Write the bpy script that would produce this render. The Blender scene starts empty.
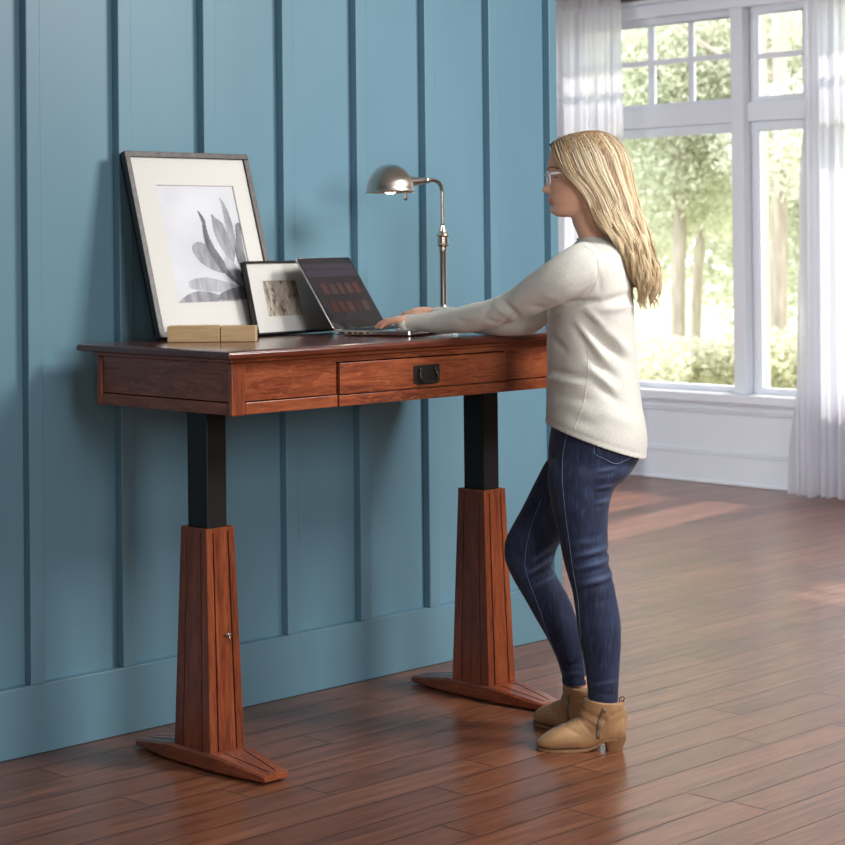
import bpy, bmesh, math, random
import numpy as np
from mathutils import Vector, Matrix
from mathutils.bvhtree import BVHTree
random.seed(7); rng = np.random.default_rng(7)
SC = bpy.context.scene
COL = SC.collection

# ------------------------------------------------------------------ camera
YAW, PITCH, ROLL = 0.7737, 0.0095, -0.0105
FPX, PPY, CAMY, CAMZ = 1936.31, 224.94, -4.5914, 1.40
def _cam_axes():
    cy, sy, cp, sp = math.cos(YAW), math.sin(YAW), math.cos(PITCH), math.sin(PITCH)
    f = np.array([sy*cp, cy*cp, sp]); r = np.array([cy, -sy, 0.]); u = np.cross(r, f)
    cr, sr = math.cos(ROLL), math.sin(ROLL)
    return cr*r+sr*u, -sr*r+cr*u, f
CR, CU, CF = _cam_axes()
CC = np.array([0, CAMY, CAMZ])
cam_d = bpy.data.cameras.new('camera'); cam = bpy.data.objects.new('camera', cam_d); COL.objects.link(cam)
m = Matrix(((CR[0], CU[0], -CF[0], CC[0]), (CR[1], CU[1], -CF[1], CC[1]), (CR[2], CU[2], -CF[2], CC[2]), (0, 0, 0, 1)))
cam.matrix_world = m
cam_d.sensor_width = 36; cam_d.lens = FPX/845*36; cam_d.shift_y = -(422.5-PPY)/845
cam_d.clip_end = 200; cam_d.dof.use_dof = True; cam_d.dof.focus_distance = 5.3; cam_d.dof.aperture_fstop = 6.3
SC.camera = cam
SC.view_settings.view_transform = 'Standard'; SC.view_settings.look = 'None'; SC.view_settings.gamma = 1
SC.view_settings.exposure = 0.08
SC.cycles.use_denoising = True
SC.cycles.max_bounces = 8; SC.cycles.transparent_max_bounces = 16

# ------------------------------------------------------------------ helpers
def tag(o, label=None, cat=None, group=None, kind=None):
    if label: o['label'] = label
    if cat: o['category'] = cat
    if group: o['group'] = group
    if kind: o['kind'] = kind
    return o
def empty(name, loc=(0, 0, 0), rz=0.):
    o = bpy.data.objects.new(name, None); COL.objects.link(o); o.location = loc; o.rotation_euler = (0, 0, rz)
    o.empty_display_size = .1
    return o
def link(name, me, mats, parent=None, smooth=False):
    if not isinstance(mats, (list, tuple)): mats = [mats]
    for q in mats: me.materials.append(q)
    if smooth:
        me.polygons.foreach_set('use_smooth', [True]*len(me.polygons))
    me.update()
    o = bpy.data.objects.new(name, me); COL.objects.link(o)
    if parent: o.parent = parent
    return o
class MB:
    """collects verts / faces"""
    def __init__(s): s.v = []; s.f = []; s.mi = []; s.cur = 0
    def add(s, vs, fs):
        b = len(s.v); s.v += [tuple(map(float, v)) for v in vs]; s.f += [tuple(b+i for i in f) for f in fs]; s.mi += [s.cur]*len(fs); return s
    def hexa(s, p):   # p: 4 bottom (ccw seen from above) + 4 top
        return s.add(p, [(3, 2, 1, 0), (4, 5, 6, 7), (0, 1, 5, 4), (1, 2, 6, 5), (2, 3, 7, 6), (3, 0, 4, 7)])
    def box(s, x0, x1, y0, y1, z0, z1):
        return s.hexa([(x0, y0, z0), (x1, y0, z0), (x1, y1, z0), (x0, y1, z0), (x0, y0, z1), (x1, y0, z1), (x1, y1, z1), (x0, y1, z1)])
    def rings(s, rs, cap=True, closed=True):
        n = len(rs[0]); b = len(s.v)
        for r in rs: s.v += [tuple(map(float, q)) for q in r]
        for i in range(len(rs)-1):
            for j in range(n if closed else n-1):
                k = (j+1) % n
                s.f.append((b+i*n+j, b+i*n+k, b+(i+1)*n+k, b+(i+1)*n+j)); s.mi.append(s.cur)
        if cap and closed:
            for i, rev in ((0, True), (len(rs)-1, False)):
                c = np.mean(np.array(rs[i]), axis=0); ci = len(s.v); s.v.append(tuple(map(float, c)))
                for j in range(n):
                    k = (j+1) % n
                    s.f.append((b+i*n+k, b+i*n+j, ci) if rev else (b+i*n+j, b+i*n+k, ci)); s.mi.append(s.cur)
        return s
    def lathe(s, prof, c=(0, 0, 0), n=40, axis=None):
        # prof: list (r, h)
        ax = Vector(axis).normalized() if axis is not None else Vector((0, 0, 1))
        q = Vector((0, 0, 1)).rotation_difference(ax)
        rs = []
        for r, h in prof:
            rs.append([tuple(Vector(c)+q @ Vector((r*math.cos(2*math.pi*k/n), r*math.sin(2*math.pi*k/n), h))) for k in range(n)])
        return s.rings(rs, cap=True)
    def tube(s, pts, rad, n=10, cap=True, side=None):
        """pts list, rad float / list of floats / list of (a,b)"""
        P = np.array(pts, float); m_ = len(P)
        if not isinstance(rad, (list, tuple)): rad = [rad]*m_
        T = np.gradient(P, axis=0); T /= np.linalg.norm(T, axis=1)[:, None]+1e-12
        sd = np.array(side if side is not None else ((0, 0, 1) if abs(T[0][2]) < .9 else (1, 0, 0)), float)
        rs = []
        for i in range(m_):
            a = sd-T[i]*(sd@T[i]); a /= np.linalg.norm(a)+1e-12; sd = a if side is None else sd
            b_ = np.cross(T[i], a)
            ra, rb = rad[i] if isinstance(rad[i], (tuple, list)) else (rad[i], rad[i])
            rs.append([P[i]+a*ra*math.cos(t)+b_*rb*math.sin(t) for t in np.linspace(0, 2*math.pi, n, endpoint=False)])
        return s.rings(rs, cap=cap)
    def sphere(s, c, r, n=16, sc=(1, 1, 1)):
        rs = []
        for i in range(1, n):
            t = math.pi*i/n
            rs.append([(c[0]+sc[0]*r*math.sin(t)*math.cos(a), c[1]+sc[1]*r*math.sin(t)*math.sin(a), c[2]-sc[2]*r*math.cos(t)) for a in np.linspace(0, 2*math.pi, n*2, endpoint=False)])
        return s.rings(rs)
    def mesh(s, name='m'):
        me = bpy.data.meshes.new(name); me.from_pydata(s.v, [], s.f)
        me.polygons.foreach_set('material_index', s.mi); me.update(); return me
    def build(s, name, mats, parent=None, smooth=False, bevel=0., seg=2, auto=None):
        me = s.mesh(name)
        if bevel > 0:
            bm = bmesh.new(); bm.from_mesh(me)
            bmesh.ops.remove_doubles(bm, verts=bm.verts, dist=1e-6)
            ed = [e for e in bm.edges if len(e.link_faces) == 2 and e.calc_face_angle(0) > .35]
            bmesh.ops.bevel(bm, geom=ed, offset=bevel, segments=seg, profile=.5, affect='EDGES', clamp_overlap=True)
            bm.to_mesh(me); bm.free()
        o = link(name, me, mats, parent, smooth)
        if auto:
            me.polygons.foreach_set('use_smooth', [True]*len(me.polygons)); me.set_sharp_from_angle(angle=auto)
        return o
def catmull(P, n=8):
    P = [np.array(p, float) for p in P]; out = []
    Q = [2*P[0]-P[1]]+P+[2*P[-1]-P[-2]]
    for i in range(1, len(Q)-2):
        a, b, c, d = Q[i-1:i+3]
        for k in range(n):
            t = k/n
            out.append(.5*((2*b)+(-a+c)*t+(2*a-5*b+4*c-d)*t*t+(-a+3*b-3*c+d)*t**3))
    out.append(P[-1]); return out
def remesh(mbs, voxel, smooth=4, fac=.5):
    mb = MB()
    for q in mbs: mb.add(q.v, q.f)
    me = mb.mesh('tmp'); o = bpy.data.objects.new('tmp', me); COL.objects.link(o)
    bm = bmesh.new(); bm.from_mesh(me); bmesh.ops.recalc_face_normals(bm, faces=bm.faces); bm.to_mesh(me); bm.free()
    r = o.modifiers.new('r', 'REMESH'); r.mode = 'VOXEL'; r.voxel_size = voxel; r.adaptivity = 0
    s_ = o.modifiers.new('s', 'SMOOTH'); s_.factor = fac; s_.iterations = smooth
    dg = bpy.context.evaluated_depsgraph_get(); dg.update()
    out = bpy.data.meshes.new_from_object(o.evaluated_get(dg))
    bpy.data.objects.remove(o); return out
def get_v(me):
    a = np.empty(len(me.vertices)*3); me.vertices.foreach_get('co', a); return a.reshape(-1, 3)
def get_n(me):
    a = np.empty(len(me.vertices)*3); me.vertices.foreach_get('normal', a); return a.reshape(-1, 3)
def set_v(me, a): me.vertices.foreach_set('co', a.ravel()); me.update()

# ------------------------------------------------------------------ materials
class NT:
    def __init__(s, name):
        s.m = bpy.data.materials.new(name); s.m.use_nodes = True; s.t = s.m.node_tree; s.n = s.t.nodes
        s.b = s.n['Principled BSDF']; s.out = s.n['Material Output']
    def node(s, t, ins=None, **kw):
        q = s.n.new(t)
        for k, v in kw.items(): setattr(q, k, v)
        for k, v in (ins or {}).items():
            i = q.inputs[k]
            if isinstance(v, bpy.types.NodeSocket): s.t.links.new(v, i)
            else: i.default_value = v
        return q
    def math(s, op, a, b=None, c=None):
        ins = {0: a}
        if b is not None: ins[1] = b
        if c is not None: ins[2] = c
        return s.node('ShaderNodeMath', ins, operation=op).outputs[0]
    def coord(s, kind='Object', scale=(1, 1, 1), rot=(0, 0, 0), loc=(0, 0, 0)):
        tc = s.node('ShaderNodeTexCoord')
        return s.node('ShaderNodeMapping', {'Vector': tc.outputs[kind], 'Scale': scale, 'Rotation': rot, 'Location': loc}).outputs[0]
    def noise(s, vec, scale, detail=3, rough=.5, dist=0.):
        return s.node('ShaderNodeTexNoise', {'Vector': vec, 'Scale': scale, 'Detail': detail, 'Roughness': rough, 'Distortion': dist}).outputs[0]
    def ramp(s, fac, stops):
        q = s.node('ShaderNodeValToRGB', {0: fac}); e = q.color_ramp.elements
        while len(e) < len(stops): e.new(.5)
        for k, (p, c) in enumerate(stops): e[k].position = p; e[k].color = (*c, 1)
        return q.outputs[0]
    def mix(s, fac, a, b, mode='MIX'):
        q = s.node('ShaderNodeMix', data_type='RGBA', blend_type=mode)
        for i, v in ((0, fac), (6, a), (7, b)):
            if isinstance(v, bpy.types.NodeSocket): s.t.links.new(v, q.inputs[i])
            else: q.inputs[i].default_value = v if not isinstance(v, tuple) else (*v[:3], 1)
        return q.outputs[2]
    def bump(s, h, strength=.3, dist=.01):
        q = s.node('ShaderNodeBump', {'Height': h, 'Strength': strength, 'Distance': dist}); s.t.links.new(q.outputs[0], s.b.inputs['Normal']); return q
    def set(s, **kw):
        for k, v in kw.items():
            i = s.b.inputs[k.replace('_', ' ')]
            if isinstance(v, bpy.types.NodeSocket): s.t.links.new(v, i)
            elif isinstance(v, tuple): i.default_value = (*v, 1) if len(v) == 3 and i.type == 'RGBA' else v
            else: i.default_value = v
        return s
def plain(name, col, rough=.5, metal=0., **kw):
    return NT(name).set(Base_Color=col, Roughness=rough, Metallic=metal, **kw).m
def lin(r, g, b):
    f = lambda c: (c/255/12.92 if c/255 <= .04045 else ((c/255+.055)/1.055)**2.4)
    return (f(r), f(g), f(b))

def mat_wood(name, axis, base, dark, light, rough=.32, coat=.3, fleck=True):
    q = NT(name)
    st = {'x': (1.2, 14, 14), 'y': (14, 1.2, 14), 'z': (14, 14, 1.2)}[axis]
    v = q.coord('Object', st)
    g1 = q.noise(v, 1.6, 5, .6, .8)
    v2 = q.coord('Object', tuple(k*6 for k in st)); g2 = q.noise(v2, 2.2, 3, .6)
    v3 = q.coord('Object', (3, 3, 3)); g3 = q.noise(v3, 1.2, 2)
    c = q.ramp(g1, [(.3, dark), (.5, base), (.72, light)])
    c = q.mix(.35, c, q.ramp(g2, [(.35, dark), (.6, light)]), 'MIX')
    c = q.mix(q.math('MULTIPLY', g3, .5), c, base)
    if fleck:   # quarter sawn ray fleck
        fl = {'x': (9, 30, 38), 'y': (30, 9, 38), 'z': (38, 38, 9)}[axis]
        w = q.noise(q.coord('Object', fl, (.35, .35, .35)), 1.5, 2, .5, 2.2)
        msk = q.ramp(w, [(.56, (0, 0, 0)), (.66, (1, 1, 1))])
        c = q.mix(q.math('MULTIPLY', msk, .42), c, light)
    q.set(Base_Color=c, Roughness=rough, Coat_Weight=coat, Coat_Roughness=.2)
    q.bump(g2, .12, .002)
    return q.m
DK, BS, LT = lin(62, 27, 17), lin(134, 63, 37), lin(186, 106, 66)
M = {}
M['wood_x'] = mat_wood('oak_stain_x', 'x', BS, DK, LT)
M['wood_y'] = mat_wood('oak_stain_y', 'y', BS, DK, LT)
M['wood_z'] = mat_wood('oak_stain_z', 'z', BS, DK, LT, fleck=False)
M['wood_top'] = mat_wood('oak_stain_top', 'x', lin(98, 46, 32), lin(60, 27, 20), lin(128, 66, 44), rough=.2, coat=.5, fleck=False)
M['wood_dark'] = plain('groove_dark', lin(28, 12, 8), .6)
M['pale_wood'] = mat_wood('pale_wood', 'x', lin(205, 170, 125), lin(176, 138, 95), lin(225, 195, 152), rough=.5, coat=.05, fleck=False)
M['black_metal'] = plain('black_powder_coat', (.012, .011, .011), .42, .0)
M['pull'] = plain('bronze_black', (.055, .050, .046), .34, .6)
M['steel_small'] = plain('small_steel', (.4, .38, .35), .3, 1.)
q = NT('blue_paint'); nz = q.noise(q.coord('Object', (1, 1, .25)), 2.5, 3); nf = q.noise(q.coord('Object', (1, 1, .3)), 60, 3)
q.set(Base_Color=q.ramp(nz, [(.3, lin(108, 147, 165)), (.7, lin(115, 155, 173))]), Roughness=.42); q.bump(nf, .08, .002); M['blue'] = q.m
M['white_paint'] = plain('white_trim_paint', lin(230, 234, 243), .45)
M['wall_grey'] = plain('warm_grey_paint', lin(196, 190, 182), .8)
M['room_white'] = plain('room_white', lin(170, 167, 163), .85)
M['ceiling'] = plain('ceiling_white', lin(235, 232, 228), .9)

# floor planks (parallel to x)
q = NT('floor_planks')
tc = q.node('ShaderNodeTexCoord').outputs['Object']; sp = q.node('ShaderNodeSeparateXYZ', {0: tc})
PW, PL = .127, 1.15
ry = q.math('DIVIDE', sp.outputs[1], PW); row = q.math('FLOOR', ry); fy = q.math('FRACT', ry)
h1 = q.node('ShaderNodeTexWhiteNoise', {'W': row}, noise_dimensions='1D').outputs[0]
xs = q.math('DIVIDE', q.math('ADD', sp.outputs[0], q.math('MULTIPLY', h1, 7.3)), PL); ix = q.math('FLOOR', xs); fx = q.math('FRACT', xs)
cid = q.node('ShaderNodeCombineXYZ', {0: row, 1: ix})
h2 = q.node('ShaderNodeTexWhiteNoise', {'Vector': cid.outputs[0]}, noise_dimensions='3D')
off = q.node('ShaderNodeVectorMath', {0: h2.outputs['Color'], 1: (9, 9, 9)}, operation='MULTIPLY').outputs[0]
pv = q.node('ShaderNodeVectorMath', {0: tc, 1: off}, operation='ADD').outputs[0]
pm = q.node('ShaderNodeMapping', {'Vector': pv, 'Scale': (1.4, 16, 1)}).outputs[0]
gr = q.noise(pm, 1.8, 6, .62, 1.2)
gf = q.noise(q.node('ShaderNodeMapping', {'Vector': pv, 'Scale': (7, 110, 1)}).outputs[0], 1.5, 3, .6)
c = q.ramp(gr, [(.28, lin(80, 46, 32)), (.5, lin(140, 86, 60)), (.74, lin(174, 116, 84))])
c = q.mix(.3, c, q.ramp(gf, [(.3, lin(84, 46, 33)), (.7, lin(164, 108, 80))]))
tone = q.ramp(h2.outputs[0], [(0., (.80, .77, .75)), (.5, (.97, .97, .97)), (1., (1.10, 1.10, 1.08))])
c = q.mix(1., c, tone, 'MULTIPLY')
gy = q.math('MINIMUM', fy, q.math('SUBTRACT', 1., fy)); gx = q.math('MULTIPLY', q.math('MINIMUM', fx, q.math('SUBTRACT', 1., fx)), PL/PW)
g = q.math('MINIMUM', gy, gx)
gm = q.ramp(g, [(.008, (0, 0, 0)), (.024, (1, 1, 1))])
c = q.mix(gm, lin(52, 28, 20), c)
q.set(Base_Color=c, Roughness=q.math('ADD', .24, q.math('MULTIPLY', gf, .14)), Specular_IOR_Level=.5, Coat_Weight=.15, Coat_Roughness=.2)
bh = q.math('ADD', q.math('MULTIPLY', q.ramp(g, [(.0, (0, 0, 0)), (.05, (1, 1, 1))]), 1.), q.math('MULTIPLY', gr, .35))
q.bump(bh, .35, .003); M['floor'] = q.m

def metal(name, col, rough, aniso=0.):
    q = NT(name); q.set(Base_Color=col, Roughness=rough, Metallic=1.)
    if aniso:
        q.set(Anisotropic=aniso); tg = q.node('ShaderNodeTangent', direction_type='RADIAL', axis='Z'); q.t.links.new(tg.outputs[0], q.b.inputs['Tangent'])
    return q.m
M['nickel'] = metal('brushed_nickel', (.52, .47, .42), .27, .75)
M['nickel_rod'] = metal('nickel_rod', (.60, .54, .48), .24)
M['alu'] = metal('aluminium', (.9, .9, .92), .25)
M['lamp_inner'] = plain('lamp_inner', (.85, .84, .8), .5)
q = NT('bulb'); q.set(Base_Color=(1, .97, .9), Emission_Color=(1, .86, .68), Emission_Strength=22.); M['bulb'] = q.m

# ------------------------------------------------------------------ room shell
XW = 8.9986; HB = .191
def struct(name, mb, mat, bevel=0., **kw):
    o = mb.build(name, mat, None, bevel=bevel, **kw); o['kind'] = 'structure'; return o
struct('floor', MB().box(-2.5, XW+.35, -7.6, 3.9, -.1, 0), M['floor'])
struct('ceiling', MB().box(-2.5, XW+.35, -7.6, 3.9, 3.3, 3.4), M['ceiling'])
WE = 5.163
struct('wall_back', MB().box(-2.5, WE, .032, .17, 0, 3.3), M['blue'])
struct('wall_left', MB().box(-2.62, -2.5, -7.6, .16, 0, 3.3), M['room_white'])
struct('wall_front', MB().box(-2.5, XW, -7.72, -7.6, 0, 3.3), M['room_white'])
struct('wall_alcove', MB().box(WE, XW, 3.78, 3.9, 0, 3.3), M['room_white'])
struct('baseboard_back', MB().box(-2.5, WE, 0, .032, 0, HB), M['blue'], bevel=.003)
X0, SP = 2.9586, .3091
k = 0
for n in range(-10, 8):
    x = X0+n*SP; k += 1
    struct('trim_%d' % k, MB().box(x, min(x+.046, WE-.001), 0, .032, HB, 3.3), M['blue'], bevel=.003)

# window wall with real openings
ZS, ZT = .524, 2.742       # opening bottom and top
OP = [(2.071, 3.285), (1.57, 1.99), (-.10, 1.49)]      # y ranges of the openings
wb = MB()
wb.box(XW, XW+.22, -7.6, 3.9, 0, ZS); wb.box(XW, XW+.22, -7.6, 3.9, ZT, 3.3)
ys = [(-7.6, OP[2][0]), (OP[2][1], OP[1][0]), (OP[1][1], OP[0][0]), (OP[0][1], 3.9)]
for a, b in ys: wb.box(XW, XW+.22, a, b, ZS, ZT)
struct('wall_right', wb, M['wall_grey'])
# white panelling below the sill, header casing and mullion casings
pn = MB(); pn.box(XW-.012, XW, -1.2, 3.6, .2, .408)
struct('trim_%d' % (k+1), pn, M['white_paint'])
pn = MB(); pn.box(XW-.030, XW-.012, -1.2, 3.6, .408, .424); pn.box(XW-.042, XW-.012, -1.2, 3.6, .424, .452); pn.box(XW-.036, XW-.012, -1.2, 3.6, .452, .472)
struct('trim_%d' % (k+2), pn, M['white_paint'], bevel=.004)
struct('trim_%d' % (k+3), MB().box(XW-.085, XW+.1, -1.2, 3.6, .472, .5242), M['white_paint'], bevel=.008, seg=3)   # sill
pn = MB(); pn.box(XW-.022, XW, -7.6, 3.6, 0, .168); pn.box(XW-.030, XW, -7.6, 3.6, .168, .186); pn.box(XW-.018, XW, -7.6, 3.6, .186, .2)
struct('baseboard_right', pn, M['white_paint'], bevel=.003)
struct('trim_%d' % (k+4), MB().box(XW-.035, XW, -7.6, 3.6, 0, .02), M['white_paint'], bevel=.008)
pn = MB(); pn.box(XW-.02, XW, -1.2, 3.6, ZT-.02, 2.80); pn.box(XW-.05, XW, -1.2, 3.6, 2.80, 2.825)
struct('trim_%d' % (k+5), pn, M['white_paint'], bevel=.004)
mc = MB()
mc.box(XW-.02, XW+.0495, 1.989, 2.072, .5245, ZT-.021); mc.box(XW-.02, XW+.0495, 1.489, 1.571, .5245, ZT-.021)
mc.box(XW-.02, XW+.0495, 3.284, 3.42, .5245, ZT-.021)
struct('trim_%d' % (k+6), mc, M['white_paint'], bevel=.004)

q = NT('window_glass'); gl = q.node('ShaderNodeBsdfGlossy', {'Roughness': .02}); tr = q.node('ShaderNodeBsdfTransparent', {'Color': (.97, .98, .98, 1)})
fr = q.node('ShaderNodeFresnel', {'IOR': 1.35}); mx = q.node('ShaderNodeMixShader', {0: fr.outputs[0], 1: tr.outputs[0], 2: gl.outputs[0]})
q.t.links.new(mx.outputs[0], q.out.inputs[0]); M['glass'] = q.m

def window(n, y0, y1, gy0, gy1, muntins, zm):
    """y0..y1 opening; gy0..gy1 glass; upper light with a horizontal muntin at zm and vertical muntins; lower single light"""
    w = empty('window_%d' % n, (XW+.05, (y0+y1)/2, ZS)); w['kind'] = 'structure'
    oy, oz, ox = (y0+y1)/2, ZS, XW+.05
    def bx(mb, a, b, c, d, x0=0., x1=.05): mb.box(x0, x1, a-oy, b-oy, c-oz, d-oz)
    f = MB()
    zu0, zu1, zl0, zl1 = 2.215, 2.682, .560, 2.022
    bx(f, y0, y1, ZS, zl0-.0); bx(f, y0, gy0, zl0, zl1); bx(f, gy1, y1, zl0, zl1)
    bx(f, y0, y1, zl1, zl1+.05); bx(f, y0, y1, zl1+.05, zu0-.03, -.03, .05); bx(f, y0, y1, zu0-.03, zu0)
    bx(f, y0, gy0, zu0, zu1); bx(f, gy1, y1, zu0, zu1); bx(f, y0, y1, zu1, ZT)
    f.build('window_frame', M['white_paint'], w, bevel=.004)
    mu = MB(); bx(mu, gy0, gy1, zm-.016, zm+.016, .002, .030)
    for a, b in muntins: bx(mu, a, b, zu0, zu1, .0019, .0301)
    mu.build('muntin', M['white_paint'], w, bevel=.003)
    g = MB(); bx(g, gy0, gy1, zl0, zl1, .010, .014); g.build('lower_pane', M['glass'], w)
    g = MB(); bx(g, gy0, gy1, zu0, zu1, .012, .016); g.build('upper_pane', M['glass'], w)
    return w
window(1, OP[0][0], OP[0][1], 2.123, 3.265, [(2.394, 2.430), (2.688, 2.732), (2.985, 3.02)], 2.462)
window(2, OP[1][0], OP[1][1], 1.632, 1.935, [], 2.442)
window(3, OP[2][0], OP[2][1], -.04, 1.43, [(.31, .35), (.68, .72), (1.04, 1.08)], 2.45)

# ------------------------------------------------------------------ curtains
q = NT('sheer_curtain')
wv = q.noise(q.coord('Object', (60, 60, 400)), 3, 2)
di = q.node('ShaderNodeBsdfDiffuse', {'Color': (.92, .92, .96, 1)}); tl = q.node('ShaderNodeBsdfTranslucent', {'Color': (.78, .78, .84, 1)}); tp = q.node('ShaderNodeBsdfTransparent', {'Color': (1, 1, 1, 1)})
m1 = q.node('ShaderNodeMixShader', {0: .62, 1: di.outputs[0], 2: tl.outputs[0]})
m2 = q.node('ShaderNodeMixShader', {0: q.math('ADD', .74, q.math('MULTIPLY', wv, .22)), 1: tp.outputs[0], 2: m1.outputs[0]})
q.t.links.new(m2.outputs[0], q.out.inputs[0]); M['sheer'] = q.m
def curtain(y_right_top, y_right_bot, y_left, ztop, label, seed, flare=0.):
    """hangs between y_right (nearer the camera's right) and y_left"""
    r = random.Random(seed); xr = XW-.15
    nc, nr = 420, 50; ph = [r.random()*6.28 for _ in range(6)]
    V = []
    for i in range(nr+1):
        t = i/nr; z = .012+(ztop-.012)*t
        yr = y_right_bot+(y_right_top-y_right_bot)*t; yl = y_left
        for j in range(nc+1):
            s = j/nc
            y = yl+(yr-yl)*s
            L = abs(yr-yl); w = s*L
            a = (.016+.020*(1-t)) if t < .985 else .012
            fold = math.sin(w*2*math.pi/.060+ph[0]+1.1*math.sin(w*9+ph[1]))*.6+math.sin(w*2*math.pi/.105+ph[2]+.9*math.sin(3*t+ph[3]))*.55+.35*math.sin(w*2*math.pi/.031+ph[4]+t)
            x = xr+a*fold-.02*(1-t)**2
            zz = z+(.006*math.sin(w*2*math.pi/.05+ph[5]) if i == 0 else 0)
            V.append((x, y+.008*math.cos(w*2*math.pi/.06+ph[0])*(1-t*.6), zz))
    F = [(i*(nc+1)+j, i*(nc+1)+j+1, (i+1)*(nc+1)+j+1, (i+1)*(nc+1)+j) for i in range(nr) for j in range(nc)]
    mb = MB(); mb.add(V, F); o = mb.build('curtain', M['sheer'], None, smooth=True)
    tag(o, label, 'curtain', None)
    # stitched header band at the rod
    h = MB(); hw = []
    for zz in (ztop-.075, ztop-.07):
        hw.append(zz)
    V2 = []
    for zz in (ztop-.085, ztop-.078):
        for j in range(nc+1):
            s = j/nc; y = y_left+(y_right_top-y_left)*s; V2.append((xr-.028+.006*math.sin(s*abs(y_right_top-y_left)*2*math.pi/.045), y, zz))
    h.add(V2, [(j, j+1, nc+2+j, nc+1+j) for j in range(nc)]); h.build('header_seam', M['sheer'], o, smooth=True)
    return o
curtain(2.765, 2.735, 3.40, 2.865, 'sheer white curtain beside the blue wall, behind the woman\'s head', 3)
curtain(1.462, 1.578, .30, 2.865, 'sheer white full-length curtain at the right of the window, reaching the floor', 5)
rod = MB(); rod.tube([(XW-.116, 3.50, 2.83), (XW-.116, -.3, 2.83)], .011, 14)
ro = rod.build('rod', M['pull'], None, smooth=True); ro.name = 'curtain_rod'
tag(ro, 'dark thin curtain rod above the window holding the sheer curtains', 'curtain rod')
fi = MB(); fi.sphere((XW-.116, 3.53, 2.83), .03, 10); fi.build('finial', M['pull'], ro, smooth=True)
for yb in (3.44, 1.44, -.2):
    b = MB(); b.box(XW-.116, XW-.003, yb-.008, yb+.008, 2.834, 2.85); b.box(XW-.012, XW-.003, yb-.02, yb+.02, 2.828, 2.90); b.build('bracket', M['pull'], ro)

# ------------------------------------------------------------------ outdoors
q = NT('grass'); gn = q.noise(q.coord('Object', (1, 1, 1)), 3, 5)
q.set(Base_Color=q.ramp(gn, [(.3, lin(150, 156, 116)), (.7, lin(188, 188, 152))]), Roughness=.9); M['grass'] = q.m
gy = MB()
n_ = 24
V = [(XW+.5+i*2.6, -16+j*3.0, -.45+.012*i*2.2+.10*math.sin(i*.9+j*1.3)) for i in range(n_) for j in range(n_)]
gy.add(V, [(i*n_+j, (i+1)*n_+j, (i+1)*n_+j+1, i*n_+j+1) for i in range(n_-1) for j in range(n_-1)])
lw = gy.build('lawn', M['grass'], None, smooth=True); tag(lw, 'sunlit pale green lawn outside the window', 'lawn', kind='structure')
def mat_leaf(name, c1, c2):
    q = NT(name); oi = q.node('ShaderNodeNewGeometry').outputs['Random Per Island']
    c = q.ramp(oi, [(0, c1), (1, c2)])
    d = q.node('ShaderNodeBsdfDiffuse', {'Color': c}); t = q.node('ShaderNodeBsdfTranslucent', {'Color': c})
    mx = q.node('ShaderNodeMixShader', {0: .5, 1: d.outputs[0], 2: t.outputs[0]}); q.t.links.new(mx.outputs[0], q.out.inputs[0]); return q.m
M['leaf_a'] = mat_leaf('leaf_glare_pale', lin(196, 198, 176), lin(236, 236, 224))  # leaf colours bleached: hazy window glare is put into the greens
M['leaf_b'] = mat_leaf('leaf_glare_mid', lin(182, 186, 162), lin(230, 230, 212))
M['leaf_c'] = mat_leaf('leaf_glare_bush', lin(204, 202, 176), lin(238, 234, 218))
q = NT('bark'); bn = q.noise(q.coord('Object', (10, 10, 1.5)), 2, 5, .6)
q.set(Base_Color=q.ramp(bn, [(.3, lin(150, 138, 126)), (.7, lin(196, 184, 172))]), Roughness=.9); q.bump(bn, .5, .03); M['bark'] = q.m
def ray(u, v, D):
    d = (u-422.5)/FPX*CR-(v-PPY)/FPX*CU+CF; return CC+D*d
def leaves(clumps, n, size, r):
    """clumps: (centre, radii)"""
    cs = np.array([c for c, _ in clumps]); rd = np.array([q_ for _, q_ in clumps])
    w = (rd.prod(axis=1))**.67; idx = r.choice(len(cs), n, p=w/w.sum())
    d = r.normal(size=(n, 3)); d /= np.linalg.norm(d, axis=1)[:, None]
    p = cs[idx]+d*rd[idx]*(r.random(n)**.45)[:, None]
    a = r.normal(size=(n, 3)); a /= np.linalg.norm(a, axis=1)[:, None]
    b = np.cross(a, r.normal(size=(n, 3))); b /= np.linalg.norm(b, axis=1)[:, None]
    s = size*(.6+.8*r.random(n))[:, None]
    V = np.stack([p-a*s, p-b*s*.5+a*s*.1, p+a*s, p+b*s*.5+a*s*.1], 1).reshape(-1, 3)
    me = bpy.data.meshes.new('foliage'); me.from_pydata(V.tolist(), [], [(4*i, 4*i+1, 4*i+2, 4*i+3) for i in range(n)]); return me
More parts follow.
